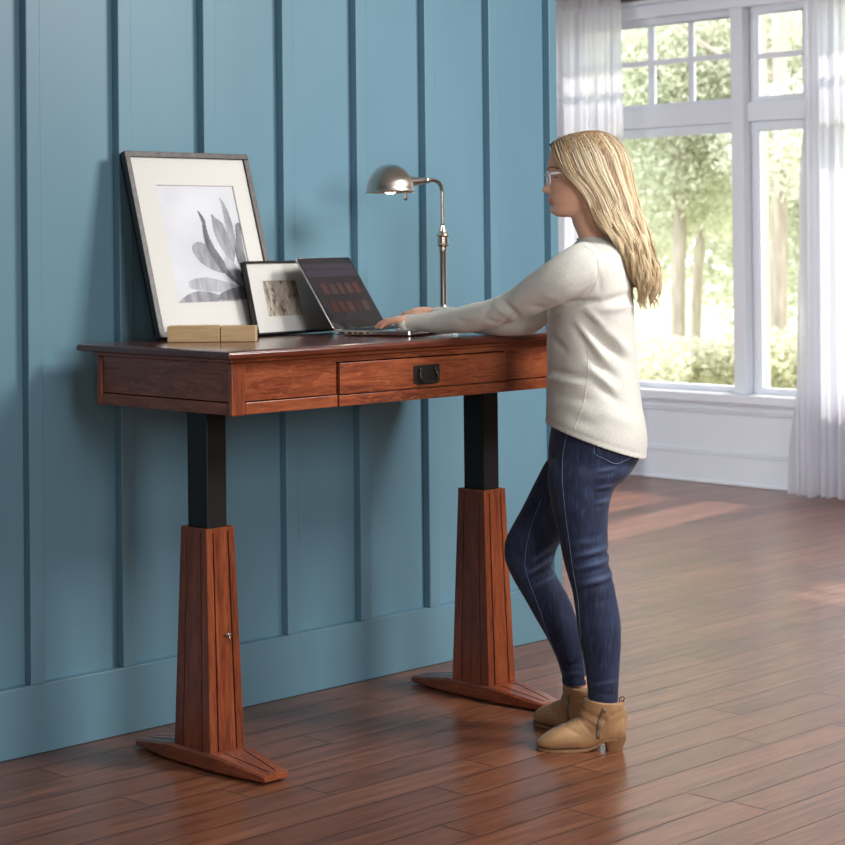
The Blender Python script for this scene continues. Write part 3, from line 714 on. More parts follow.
l = MB(); l.lathe([(.0085, 0), (.0095, .002), (.0125, .030), (.0165, .056), (.0175, .066)], (-.080, 0, .460), 28, (-.985, 0, -.05)); l.build('socket', M['nickel'], lamp, auto=.6)
prof = [(DR_+.002, -.003), (DR_+.003, .0), (DR_+.001, .003)]+[(DR_*math.cos(a), .003+DR_*1.12*math.sin(a)) for a in np.linspace(.04, math.pi/2-.03, 18)]
prof += [((DR_-.002)*math.cos(a), .002+(DR_-.002)*1.12*math.sin(a)) for a in np.linspace(math.pi/2-.03, .0, 18)]+[(DR_-.001, -.003)]
n_ = 64; rs_ = [[(DCX+r*math.cos(2*math.pi*k_/n_), r*math.sin(2*math.pi*k_/n_), DCZ+h) for k_ in range(n_)] for r, h in prof]
l = MB(); l.rings(rs_+[rs_[0]], cap=False); l.build('shade', M['nickel'], lamp, auto=.6)
l = MB(); l.lathe([((DR_-.0035)*math.cos(a), (DR_-.0035)*1.1*math.sin(a)) for a in np.linspace(0.02, math.pi/2-.04, 12)], (DCX, 0, DCZ), 48); 
lm = l; l2 = MB(); rs2 = [[(DCX+r*math.cos(2*math.pi*k_/48), r*math.sin(2*math.pi*k_/48), DCZ+h) for k_ in range(48)] for r, h in [((DR_-.0035)*math.cos(a), (DR_-.0035)*1.1*math.sin(a)) for a in np.linspace(0.02, math.pi/2-.04, 12)]]
l2.rings(rs2, cap=False); l2.build('shade_lining', M['lamp_inner'], lamp, smooth=True)
l = MB(); l.sphere((DCX, 0, DCZ+.017), .026, 14, (1, 1, .9)); l.build('bulb', M['bulb'], lamp, smooth=True)
l = MB(); l.lathe([(.004, 0), (.004, .010), (.0055, .012), (.0055, .02), (.003, .023)], (DCX+DR_-.008, 0, DCZ-.002), 14, (0, 0, -1)); l.build('switch', M['pull'], lamp, smooth=True)

# ------------------------------------------------------------------ the woman
PR_ = np.array([4.149, -1.040, 0.]); FW = np.array([-.68, .733, 0]); FW /= np.linalg.norm(FW); LF = np.array([-FW[1], FW[0], 0.])
person = empty('person', tuple(PR_), math.atan2(FW[1], FW[0]))
tag(person, 'woman with long blonde hair in oatmeal sweater, jeans and tan boots typing on the laptop', 'person')
def to_local(P): d = np.array(P)-PR_; return np.array([d@FW, d@LF, d[2]])
CCL = to_local(CC)
def pdir(u, v):
    d = (u-422.5)/FPX*CR-(v-PPY)/FPX*CU+CF; return np.array([d@FW, d@LF, d[2]])
def pl(u, v, y):
    d = pdir(u, v); t = (y-CCL[1])/d[1]; return CCL+t*d
def ipt(x, xs, ys): return float(np.interp(x, xs, ys))
def smooth_table(rows, n):
    """rows (v, uf, ub, w) -> densely interpolated with catmull-rom"""
    return catmull([np.array(r_, float) for r_ in rows], n)
def ring(v, uf, ub, w, yc=0., n=40, e=1., shrink=0., narrow=0.):
    a, b_ = pl(uf, v, yc), pl(ub, v, yc)
    cx, hx = (a[0]+b_[0])/2, (a[0]-b_[0])/2-shrink; z = (a[2]+b_[2])/2; w = w-shrink
    out = []
    for t in np.linspace(0, 2*math.pi, n, endpoint=False):
        c, s = math.cos(t), math.sin(t)
        x = cx+hx*math.copysign(abs(c)**e, c); y = yc+w*math.copysign(abs(s)**e, s)*(1-narrow*max(0, c)**2)
        out.append((x, y, z))
    return out
def ltube(pts, n=20, shrink=0.):
    """pts (u, v, y, lateral radius, vertical radius)"""
    P = catmull([np.array([*pl(a[0], a[1], a[2]), a[3]-shrink, a[4]-shrink]) for a in pts], 6)
    # section a-axis = lateral (local y), b-axis = the other
    return MB().tube([p_[:3] for p_ in P], [(p_[3], p_[4]) for p_ in P], n=n, side=(0, 1, 0))

TORSO = [(237, 579, 613, .062), (241, 576.5, 620, .088), (247, 571, 624, .130), (255, 563, 627, .168), (266, 556, 629, .186), (285, 550.5, 632, .186), (310, 547, 634, .170), (340, 546.5, 635, .156), (370, 547, 637.5, .152), (395, 546.5, 640, .162), (415, 545.5, 644, .176), (430, 545, 647, .184), (446, 545, 647, .186), (468, 546, 645, .184)]
ARM_N = [(592, 262, .135, .058, .062), (581, 268, .158, .062, .066), (562, 279, .165, .058, .064), (547, 287.5, .150, .052, .058), (523, 301.5, .100, .044, .046), (500, 311, .055, .040, .040), (481, 316, .015, .042, .041), (462, 320, -.030, .041, .038), (440, 322.5, -.080, .039, .033), (420, 322.5, -.115, .038, .026), (402.5, 322.5, -.134, .036, .0205)]
ARM_F = [(590, 262, -.130, .058, .062), (578, 270, -.158, .062, .066), (552, 293, -.150, .052, .054), (530, 317, -.110, .045, .046), (512, 323, -.110, .043, .038), (490, 322, -.150, .042, .037), (466, 320, -.205, .040, .035), (448, 317.5, -.245, .038, .030), (436, 315.5, -.265, .036, .025)]
HEAD_F = [(133, 583), (135, 571), (139, 560.5), (143, 555), (148, 551), (155, 548.6), (162, 547.6), (168, 547.2), (172, 548.0), (176, 549.6), (182, 549.6), (188, 549.4), (193, 549.6), (197, 549.2), (200, 549.2), (203, 549.8), (206, 551.4), (209, 551.2), (212, 551.6), (215, 554.5), (217.5, 561)]
HEAD_B = [(133, 592), (136, 603), (142, 611), (150, 616), (160, 619), (175, 619), (190, 615), (200, 610), (208, 603), (217.5, 592)]
HEAD_W = [(133, .010), (136, .033), (142, .052), (150, .065), (160, .073), (175, .0735), (185, .070), (195, .064), (203, .056), (210, .045), (215, .032), (217.5, .018)]
def zof(v): return pl(560, v, 0)[2]
PXM = 356.
def head_mb():
    mb = MB(); rs = []
    for v in np.arange(133, 217.6, .75):
        f_, b_, w_ = (ipt(v, *zip(*T_)) for T_ in (HEAD_F, HEAD_B, HEAD_W))
        R_ = np.array(ring(v, f_, b_, w_, 0, 96, .93, 0, .20))
        y = R_[:, 1]; fr_ = R_[:, 0] > R_[:, 0].max()-.055; dx = np.zeros(len(R_))
        # nose
        hn = ipt(v, [173, 178, 184, 189, 191, 193.5, 195], [0, .0055, .0135, .0225, .021, .008, 0]); sn = ipt(v, [174, 184, 190, 194], [.0075, .0085, .0125, .013])
        dx += hn*np.exp(-(y/sn)**2)
        # lips, chin, brow, sockets, cheeks
        dx += .0055*math.exp(-((v-199.3)/1.7)**2)*np.exp(-(y/.020)**2)+.0050*math.exp(-((v-203.0)/1.6)**2)*np.exp(-(y/.018)**2)-.0022*math.exp(-((v-201.2)/.8)**2)*np.exp(-(y/.024)**2)
        dx += .004*math.exp(-((v-211)/3)**2)*np.exp(-(y/.018)**2)
        dx += .003*math.exp(-((v-168.5)/2.5)**2)*np.exp(-((abs(y)-.026)/.018)**2)
        dx -= .0075*math.exp(-((v-176.8)/3.6)**2)*np.exp(-((abs(y)-.031)/.014)**2)
        dx += .003*math.exp(-((v-187)/5)**2)*np.exp(-((abs(y)-.040)/.016)**2)
        R_[:, 0] += dx*fr_
        # jaw tilt: the underside rises towards the ear
        rs.append(R_)
    mb.rings(rs); return mb
def shrinkrows(rows): return rows
def torso_mb(sh=0., rows=TORSO, e=.93):
    mb = MB(); mb.rings([ring(*r_, 0, 56, e, sh) for r_ in smooth_table(rows, 4)]); return mb

# ---- hands
def hand(wr, kn, tipz, side, spread=.0185, seed=0, inward=-1):
    """wr, kn: wrist and middle-knuckle centres (local). inward: sign of y on the thumb side"""
    out = []
    wr, kn = np.array(wr), np.array(kn); fwd = kn-wr; fwd /= np.linalg.norm(fwd)
    lat = np.cross((0, 0, 1), fwd); lat /= np.linalg.norm(lat); lat *= np.sign(lat[1])*inward*1.0   # towards the thumb
    up = np.cross(fwd, lat); up *= np.sign(up[2])
    pm = MB(); P = catmull([wr-fwd*.03, wr, wr+(kn-wr)*.35+up*.002, wr+(kn-wr)*.75+up*.002, kn, kn+fwd*.012], 4)
    W_ = np.interp(np.linspace(0, 1, len(P)), [0, .2, .45, .8, 1], [.023, .024, .033, .037, .034]); H_ = np.interp(np.linspace(0, 1, len(P)), [0, .2, .45, .8, 1], [.019, .018, .0165, .0125, .009])
    pm.tube(P, list(zip(W_.tolist(), H_.tolist())), n=20, side=tuple(lat)); out.append(pm)
    hf = np.array([fwd[0], fwd[1], 0]); hf /= np.linalg.norm(hf)
    nails = []
    for i, (off, L_, back) in enumerate(((.0285, .070, .004), (.0095, .078, -.003), (-.0095, .073, .0), (-.028, .058, .009))):
        k_ = kn+lat*off-fwd*back-up*.001
        l1, l2, l3 = L_*.46, L_*.30, L_*.24
        drop = k_[2]-tipz; d1 = hf+lat*off*2.0; d1 /= np.linalg.norm(d1)
        # choose bend so the tip lands at tipz
        best = None
        for s_ in np.linspace(0, 1.6, 80):
            a1, a2, a3 = -.12+.28*s_, .45*s_+.1, .85*s_+.15
            dz = l1*math.sin(a1)+l2*math.sin(a2)+l3*math.sin(a3)
            if best is None or abs(dz-drop) < best[0]: best = (abs(dz-drop), a1, a2, a3)
        _, a1, a2, a3 = best
        def st(p_, l_, a_): return p_+d1*l_*math.cos(a_)-np.array([0, 0, 1])*l_*math.sin(a_)
        p0 = k_-fwd*.02; p1 = st(k_, l1, a1); p2 = st(p1, l2, a2); p3 = st(p2, l3, a3)
        C_ = catmull([p0, k_, (k_+p1)/2, p1, (p1+p2)/2, p2, (p2+p3)/2, p3], 3)
        r0 = [.0098, .0100, .0096, .0086][i]; R_ = np.interp(np.linspace(0, 1, len(C_)), [0, .15, .5, .8, .95, 1], [r0, r0, r0*.88, r0*.78, r0*.68, r0*.45])
        t_ = MB(); t_.tube(C_, R_.tolist(), n=12); t_.sphere(tuple(p3), r0*.62, 6); out.append(t_)
        nd = (p3-p2)/np.linalg.norm(p3-p2); nu = np.cross(nd, lat); nu *= np.sign(nu[2]); nails.append((p3-nd*.004+nu*r0*.60, nd, lat, nu))
    tb = wr+(kn-wr)*.30+lat*.020-up*.004
    T_ = catmull([tb, tb+fwd*.018+lat*.016-up*.004, tb+fwd*.045+lat*.022-up*.010, tb+fwd*.068+lat*.019-up*.016], 4)
    t_ = MB(); t_.tube(T_, np.interp(np.linspace(0, 1, len(T_)), [0, .4, .8, 1], [.0145, .0118, .0095, .006]).tolist(), n=12); out.append(t_)
    return out, nails
def P3(u, v, y): return pl(u, v, y)
KBZ = zt+.0168
hn, nails_n = hand(P3(420, 323.5, -.112), P3(399, 320, -.137), KBZ+.0075, 1, inward=-1)
hf_, nails_f = hand(P3(438, 315, -.262), P3(418, 311.5, -.285), KBZ+.0075, 1, inward=1)

LEG_N = [(447, 560, 622, .060), (470, 548, 632, .088), (486, 548, 616, .086), (509, 552, 609, .081), (530, 557, 608, .075), (551, 561.5, 608, .069), (567, 565, 610, .065), (577, 568, 612.5, .063), (595, 573, 616, .061), (620, 576.5, 620.5, .060), (640, 579.5, 621, .056), (656, 583, 620.5, .050), (680, 586.5, 619, .042), (697, 588, 618.5, .038), (706, 589, 617.5, .037)]
LEG_F = [(447, 560, 616, .060), (462, 545.5, 618, .085), (484, 534, 606, .083), (504, 524, 590, .078), (525, 512.5, 572, .072), (540, 505.5, 562, .068), (552, 504.2, 556, .065), (561, 505.5, 553, .063), (570, 508.8, 553.5, .061), (582, 515, 560, .059), (600, 525.5, 570, .056), (620, 536.5, 577, .053), (640, 548, 583, .048), (660, 557, 585.5, .042), (674, 561.5, 586, .038), (683, 563, 586.5, .037)]
HIPS = [(408, 556, 636, .150), (420, 552.5, 639, .158), (440, 549, 641.5, .168), (455, 548, 640, .172), (468, 549, 633, .168), (480, 553, 624, .150)]
YN, YF = .088, -.088
def leg_mb(rows, yc, sh=0.):
    mb = MB(); mb.rings([ring(*r_, yc, 36, 1., sh) for r_ in smooth_table(rows, 4)]); return mb
def hips_mb(sh=0.):
    mb = MB(); mb.rings([ring(*r_, 0, 48, .92, sh) for r_ in smooth_table(HIPS, 3)]); return mb

# ---- body (one continuous surface)
neck = MB(); neck.rings([ring(*r_, 0, 40) for r_ in smooth_table([(196, 577, 606, .044), (206, 574, 607, .049), (215, 571.5, 607, .051), (224, 573, 608, .052), (232, 576.5, 611, .056), (240, 579, 613, .068), (248, 577, 616, .09)], 4)])
jaw = MB(); jaw.rings([ring(v, f_, b_, w_, 0, 36, 1., 0, .2) for v, f_, b_, w_ in smooth_table([(200, 556, 604, .050), (208, 554, 602, .043), (213, 556, 596, .034), (216.5, 562, 586, .020)], 3)])
ear = [MB().tube(catmull([pl(585, 183, s*.066), pl(588, 180, s*.072), pl(590, 184, s*.074), pl(588, 190, s*.072), pl(584.5, 194, s*.068)], 4), .0042, n=8) for s in (1, -1)]
parts_b = [head_mb(), neck, jaw, torso_mb(.026, [r_ for r_ in TORSO if r_[0] < 400]), ltube(ARM_N, 18, .008), ltube(ARM_F, 18, .008), hips_mb(.016), leg_mb(LEG_N, YN, .013), leg_mb(LEG_F, YF, .013)]+ear+hn+hf_
for (ua, va, yy, fa_) in ((603, 700, .088, 0.), (578, 682, -.088, -.85)):
    a = pl(ua, va, yy); ca_, sa_ = math.cos(fa_), math.sin(fa_); parts_b.append(MB().tube([a+np.array([-.005, 0, .02]), np.array([a[0]-.002, yy, .085]), np.array([a[0], yy, .06])], [.024, .025, .025], n=14))
    parts_b.append(MB().tube([np.array([a[0]-.015*ca_, yy-.015*sa_, .065]), np.array([a[0]+.05*ca_, yy+.05*sa_, .046]), np.array([a[0]+.125*ca_, yy+.125*sa_, .026])], [.024, .022, .012], n=14))
bme = remesh(parts_b, .0032, 3, .5)
q = NT('skin'); at = q.node('ShaderNodeAttribute', attribute_name='tint'); sn = q.noise(q.coord('Object', (1, 1, 1)), 35, 3)
skc = q.mix(q.math('MULTIPLY', sn, .35), lin(244, 190, 160), lin(232, 170, 140))
skc = q.mix(at.outputs['Fac'], skc, lin(206, 112, 98))
q.set(Base_Color=skc, Roughness=.46, Subsurface_Weight=.12, Subsurface_Radius=(.012, .004, .002), Subsurface_Scale=1.); M['skin'] = q.m
bv_ = get_v(bme)
zl, zl2 = zof(199.6), zof(203); tint = np.zeros(len(bv_)); 
xf_ = pl(549, 201, 0)[0]
msk = (bv_[:, 0] > xf_-.016)
tint += msk*np.clip(1.4*np.exp(-((bv_[:, 2]-(zl+zl2)/2)/.0085)**4)*np.exp(-(bv_[:, 1]/.023)**4), 0, .5)
tint += .16*np.exp(-((bv_[:, 2]-zof(188))/.016)**2)*np.exp(-((abs(bv_[:, 1])-.048)/.018)**2)*(bv_[:, 0] > .07)
ta = bme.attributes.new('tint', 'FLOAT', 'POINT'); ta.data.foreach_set('value', tint.astype(np.float32))
body = link('body', bme, M['skin'], person, smooth=True)

# ---- cloth displacement
def crease(V, N, lines, side):
    """lines: (u0,v0,u1,v1,amp,width px); positive amp = ridge; acts on the side given by sign of y"""
    loc = []
    for ln in lines:
        a, b_ = pl(ln[0], ln[1], side*.1), pl(ln[2], ln[3], side*.1); loc.append((a[[0, 2]], b_[[0, 2]], ln[4], ln[5]/PXM))
    D = np.zeros(len(V)); P = V[:, [0, 2]]
    msk = np.clip((V[:, 1]*side)/.03+.5, 0, 1)
    for a, b_, am, wd in loc:
        d = b_-a; L2 = d@d; t = np.clip(((P-a)@d)/L2, 0, 1); q_ = P-(a+t[:, None]*d); r2 = (q_**2).sum(1)
        D += am*np.exp(-r2/wd**2)*np.sin(np.pi*np.clip(t*.9+.05, 0, 1))**.6
    return D*msk
def lumps(V, sc, seed):
    r = np.random.default_rng(seed); D = np.zeros(len(V))
    for _ in range(10):
        k_ = r.normal(size=3)*sc; D += np.sin(V@k_+r.random()*6.28)
    return D/10
# sweater
hemA, hemB = pl(545.5, 421.8, 0), pl(641, 455.5, 0)
collar_rows = [(229, 579, 611, .056), (236, 578, 616, .067)]
sme = remesh([torso_mb(0), ltube(ARM_N, 22), ltube(ARM_F, 22)], .0052, 5, .5)
V, N = get_v(sme), get_n(sme)
SW = [(583, 314, 603, 331, -.006, 4), (587, 311, 622, 352, .006, 4.5), (580, 319, 612, 352, -.007, 4.5), (603, 331, 624, 362, -.008, 5), (578, 322, 606, 362, .005, 4), (573, 326, 600, 368, -.004, 4),
      (590, 356, 617, 378, -.006, 4.5), (588, 366, 616, 392, .005, 4), (594, 380, 622, 404, -.005, 5), (548, 371, 584, 376, -.005, 3.5), (548, 379, 582, 383, .004, 4), (552, 394, 590, 398, -.003, 5),
      (600, 302, 632, 294, -.004, 4), (598, 309, 634, 306, .003, 4), (548, 334, 566, 352, -.003, 4), (600, 410, 636, 424, .003, 6), (560, 410, 596, 424, -.003, 6),
      (610, 330, 632, 356, .004, 5), (566, 303, 596, 300, -.007, 3), (556, 309, 580, 304, -.005, 3)]
D = 1.7*crease(V, N, SW, 1)+crease(V, N, SW, -1)
ARMC = [(596, 252, 599, 292, -.003, 2.2), (520, 318, 503, 300, -.004, 3), (515, 322, 494, 306, .003, 3), (512, 314, 500, 327, -.004, 2.5), (505, 325, 486, 320, -.003, 2.5), (492, 303, 480, 326, -.0025, 3), (470, 326, 452, 318, -.002, 3), (436, 330, 424, 318, -.002, 2.5), (426, 331, 414, 320, .002, 2.5), (560, 300, 540, 292, .003, 4), (546, 308, 530, 306, -.004, 3)]
D += crease(V, N, ARMC, 1)*(V[:, 0] > -.02)
D += .0035*lumps(V, 26, 4)+.0012*lumps(V, 70, 9)
D *= np.clip((zof(238)-V[:, 2])/.02, 0, 1)
V = V+N*D[:, None]
# hem band: slight gather just above the hem
hd = hemB-hemA; hn_ = np.array([-hd[2], 0, hd[0]]); hn_ /= np.linalg.norm(hn_); hn_ *= np.sign(hn_[2])
dist = (V-hemA)@hn_
V -= N*(.0022*np.exp(-((dist-.013)/.0022)**2))[:, None]
set_v(sme, V)
bm = bmesh.new(); bm.from_mesh(sme)
bmesh.ops.bisect_plane(bm, geom=bm.verts[:]+bm.edges[:]+bm.faces[:], plane_co=tuple(hemA), plane_no=tuple(hn_), clear_inner=True)
eds = [e_ for e_ in bm.edges if len(e_.link_faces) == 1]; bmesh.ops.holes_fill(bm, edges=eds, sides=0)
bm.to_mesh(sme); bm.free()
q = NT('oatmeal_knit'); kn1 = q.noise(q.coord('Object', (1, 1, 1)), 380, 4, .7); kn2 = q.noise(q.coord('Object', (1, 1, 1)), 60, 3, .6)
kc = q.ramp(kn1, [(.35, lin(198, 195, 185)), (.6, lin(232, 230, 221))]); kc = q.mix(q.math('MULTIPLY', kn2, .4), kc, lin(214, 211, 200))
kw = q.node('ShaderNodeTexWave', {'Vector': q.coord('Object', (1, 1, 1)), 'Scale': 140., 'Distortion': 1.2, 'Detail': 1.}, bands_direction='Z')
q.set(Base_Color=kc, Roughness=.92, Sheen_Weight=.25, Sheen_Roughness=.5)
q.bump(q.math('ADD', q.math('MULTIPLY', kn1, .7), q.math('MULTIPLY', kw.outputs[0], .35)), .28, .0012); M['knit'] = q.m
sweater = link('sweater', sme, M['knit'], person, smooth=True)
# jeans
jme = remesh([hips_mb(0), leg_mb(LEG_N, YN), leg_mb(LEG_F, YF)], .0042, 4, .5)
V, N = get_v(jme), get_n(jme)
JN = [(574, 553, 609, 545, .004, 3), (573, 559, 609, 552, -.006, 2.6), (574, 565, 611, 557, .004, 2.6), (576, 572, 612, 564, -.005, 2.4), (580, 581, 613, 573, .004, 2.8), (578, 587, 614, 580, -.004, 2.6), (586, 535, 608, 530, -.003, 3),
      (596, 485, 613, 483, .003, 2), (594, 490, 611, 487, -.003, 2), (594, 500, 610, 498, .003, 2), (594, 505, 609, 503, -.003, 2), (596, 468, 616, 465, .003, 2.2), (598, 472, 614, 470, -.003, 2.2),
      (589, 690, 618, 694, -.003, 2), (589, 683, 618, 679, .002, 2), (552, 446, 560, 470, -.003, 2.5), (572, 540, 596, 537, .002, 3), (585, 600, 615, 596, -.002, 4)]
JF = [(527, 573, 556, 557, .005, 2.4), (529, 568, 553, 553, -.005, 2.2), (528, 580, 556, 569, -.006, 2.4), (532, 562, 552, 547, .004, 2.2), (530, 556, 550, 541, -.004, 2.2), (508, 548, 524, 560, -.003, 2.5), (534, 586, 560, 576, .003, 2.4), (550, 470, 535, 500, -.003, 3), (562, 668, 586, 664, -.003, 2), (563, 676, 586, 674, .002, 2)]
mN, mF = V[:, 1] > -.002, V[:, 1] < .002
D = crease(V, N, JN, 1)*mN
def crease_all(V, lines, yref):
    D = np.zeros(len(V)); P = V[:, [0, 2]]
    for ln in lines:
        a, b_ = pl(ln[0], ln[1], yref)[[0, 2]], pl(ln[2], ln[3], yref)[[0, 2]]; d = b_-a; t = np.clip(((P-a)@d)/(d@d), 0, 1); q_ = P-(a+t[:, None]*d)
        D += ln[4]*np.exp(-(q_**2).sum(1)/(ln[5]/PXM)**2)*np.sin(np.pi*np.clip(t*.9+.05, 0, 1))**.6
    return D
D += crease_all(V, JF, -.03)*mF
D += .0012*lumps(V, 50, 2)
set_v(jme, V+N*D[:, None])
q = NT('denim'); dn = q.noise(q.coord('Object', (1, 1, .12)), 120, 4, .7); dn2 = q.noise(q.coord('Object', (1, 1, 1)), 9, 3); dn3 = q.noise(q.coord('Object', (1, 1, 1)), 420, 2)
wt = q.node('ShaderNodeAttribute', attribute_name='worn')
dc = q.ramp(dn, [(.3, lin(16, 23, 45)), (.55, lin(30, 42, 74)), (.75, lin(56, 74, 112))])
dc = q.mix(q.math('MULTIPLY', q.ramp(dn2, [(.45, (0, 0, 0)), (.7, (1, 1, 1))]), .35), dc, lin(46, 62, 98))
dc = q.mix(q.math('MULTIPLY', wt.outputs['Fac'], .6), dc, lin(92, 112, 150))
q.set(Base_Color=dc, Roughness=.78, Sheen_Weight=.12); q.bump(q.math('ADD', dn, q.math('MULTIPLY', dn3, .5)), .3, .0008); M['denim'] = q.m
wr_ = np.clip(D/.004, 0, 1)*np.clip(1, 0, 1)
wa = jme.attributes.new('worn', 'FLOAT', 'POINT'); wa.data.foreach_set('value', wr_.astype(np.float32))
jeans = link('jeans', jme, M['denim'], person, smooth=True)
# curves laid on a surface, along the camera-side flank
def bvh(me):
    return BVHTree.FromPolygons([v.co.copy() for v in me.vertices], [tuple(p_.vertices) for p_ in me.polygons])
BV_J, BV_S = bvh(jme), bvh(sme)
def lay(bv, uv, n=8, off=.0006, flip=False):
    C_ = catmull([np.array([a, b_, 0.]) for a, b_ in uv], n); out = []
    for c_ in C_:
        d = pdir(c_[0], c_[1]); d /= np.linalg.norm(d); h = bv.ray_cast(Vector(CCL), Vector(d))
        if h[0] is not None: out.append(np.array(h[0])+np.array(h[1])*off*(1 if h[1].dot(Vector(d)) < 0 else -1))
    return out
def seam(name, bv, uv, rad, mat, parent, off=.0004, flat=1.):
    P = lay(bv, uv, 8, off)
    if len(P) < 3: return None
    P = [P[0]]+[(P[i-1]+P[i]*2+P[i+1])/4 for i in range(1, len(P)-1)]+[P[-1]]
    return MB().tube(P, rad, n=6).build(name, mat, parent, smooth=True)
M['thread'] = plain('denim_thread', lin(124, 144, 176), .8); M['knit_seam'] = plain('knit_seam', lin(214, 206, 190), .9)
seam('side_seam', BV_J, [(567, 434), (563, 455), (562.5, 480), (565, 510), (569, 540), (573, 570), (578, 600), (581, 640), (585, 680), (588.5, 700)], .0007, M['thread'], jeans)
seam('side_seam', BV_J, [(541, 500), (530, 530), (525, 560), (528, 578), (538, 605), (550, 640), (564, 675)], .0007, M['thread'], jeans)
top = [(594, 436), (604, 440), (616, 444), (627, 448), (634, 450)]; bot = [(594.8, 453.6), (604, 459), (615, 463.8), (625, 460.5), (633.5, 456.5)]
pk = MB(); grid = []
for i in range(7):
    t = i/6; row = []
    for j in range(17):
        s = j/16*4; k_ = min(int(s), 3); fr__ = s-k_
        a = [top[k_][c]+(top[k_+1][c]-top[k_][c])*fr__ for c in (0, 1)]; b_ = [bot[k_][c]+(bot[k_+1][c]-bot[k_][c])*fr__ for c in (0, 1)]
        u, v = a[0]+(b_[0]-a[0])*t, a[1]+(b_[1]-a[1])*t
        d = pdir(u, v); d /= np.linalg.norm(d); h = BV_J.ray_cast(Vector(CCL), Vector(d))
        row.append(np.array(h[0])+np.array(h[1])*.0016 if h[0] is not None else None)
    grid.append(row)
if all(p_ is not None for r_ in grid for p_ in r_):
    pk.add([tuple(p_) for r_ in grid for p_ in r_], [(i*17+j, i*17+j+1, (i+1)*17+j+1, (i+1)*17+j) for i in range(6) for j in range(16)])
    po = pk.build('back_pocket', M['denim'], jeans, smooth=True); md = po.modifiers.new('s', 'SOLIDIFY'); md.thickness = .0015
seam('pocket_stitch', BV_J, [(594, 440), (594.3, 448), (595, 453.4), (604, 458.6), (615.2, 463.4), (625, 460), (633, 456.4)], .0013, M['thread'], jeans, .0022)
for nm, rows, yy, v0 in (('hem', LEG_N, YN, 703), ('hem', LEG_F, YF, 680)):
    rr_ = [ring(v_, ipt(v_, [r_[0] for r_ in rows], [r_[1] for r_ in rows])-.6, ipt(v_, [r_[0] for r_ in rows], [r_[2] for r_ in rows])+.6, ipt(v_, [r_[0] for r_ in rows], [r_[3] for r_ in rows])+.0016, yy, 36) for v_ in (v0-1.5, v0+3.2)]
    inn_ = [ring(v_, ipt(v_, [r_[0] for r_ in rows], [r_[1] for r_ in rows])+.6, ipt(v_, [r_[0] for r_ in rows], [r_[2] for r_ in rows])-.6, ipt(v_, [r_[0] for r_ in rows], [r_[3] for r_ in rows])-.002, yy, 36) for v_ in (v0+3.2, v0-1.5)]
    hm = MB(); hm.rings(rr_+inn_+[rr_[0]], cap=False); hm.build('hem', M['denim'], jeans, smooth=False)
seam('shoulder_seam', BV_S, [(584, 246), (592, 251), (597, 260), (598.5, 270), (597, 280), (592, 291), (584, 300)], .0013, M['knit_seam'], sweater, .0)
seam('side_seam', BV_S, [(587, 346), (588, 362), (587.5, 378), (585.5, 392), (583.5, 404), (579, 416), (574, 430)], .0013, M['knit_seam'], sweater, .0)
seam('shoulder_seam', BV_S, [(579.5, 240), (588, 241), (596, 243), (606, 245)], .0012, M['knit_seam'], sweater, .0)
# neckline band and cuffs
nb = MB(); nr_ = [np.array(p_) for p_ in ring(238.2, 577.8, 615, .0665, 0, 60, .95)]
for p_ in nr_: p_[2] += .004*math.sin((p_[0]-.03)*0)+(-.004 if p_[0] > 0 else .0)*abs((p_[0]-.02)/.06)
nb.tube(nr_+[nr_[0]], .0036, n=8, cap=False, side=(0, 0, 1)); nb.build('neckband', M['knit_seam'], sweater, smooth=True)
for arm_ in (ARM_N, ARM_F):
    a, b_ = arm_[-2], arm_[-1]; A_, B_ = pl(a[0], a[1], a[2]), pl(b_[0], b_[1], b_[2]); d = (B_-A_)/np.linalg.norm(B_-A_)
    cf = MB(); cf.tube([B_-d*.022, B_-d*.004, B_+d*.0025], [(b_[3]+.0010, b_[4]+.0015), (b_[3]+.0014, b_[4]+.0018), (b_[3]-.002, b_[4]-.001)], n=28, side=(0, 1, 0)); cf.build('cuff', M['knit'], sweater, smooth=True)

# ---- boots
q = NT('tan_suede'); n1 = q.noise(q.coord('Object', (1, 1, 1)), 14, 4, .6); n2 = q.noise(q.coord('Object', (1, 1, 1)), 220, 2)
q.set(Base_Color=q.ramp(n1, [(.3, lin(164, 122, 82)), (.7, lin(200, 158, 112))]), Roughness=.62, Sheen_Weight=.2); q.bump(q.math('ADD', q.math('MULTIPLY', n1, .6), n2), .2, .002); M['suede'] = q.m
M['sole'] = plain('boot_sole', lin(150, 112, 78), .6); M['heel'] = plain('stacked_heel', lin(150, 112, 74), .5); M['zip'] = plain('zip_metal', lin(150, 140, 124), .35, .7); M['tab'] = plain('pull_tab', lin(110, 66, 44), .6)
def bxz(u, v): return (625-u)/362., max(0., (748.6-v)/362.)
SECF = [(626, 716, 736, .020), (622, 711, 738, .028), (612, 708, 740, .032), (600, 708, 743.5, .033), (590, 710, 747, .034), (578, 717, 747.6, .038), (565, 723, 747.6, .043), (553, 728.5, 747, .042), (545, 733.5, 746, .034), (539.5, 738, 745, .022), (537, 740.5, 743.8, .010)]
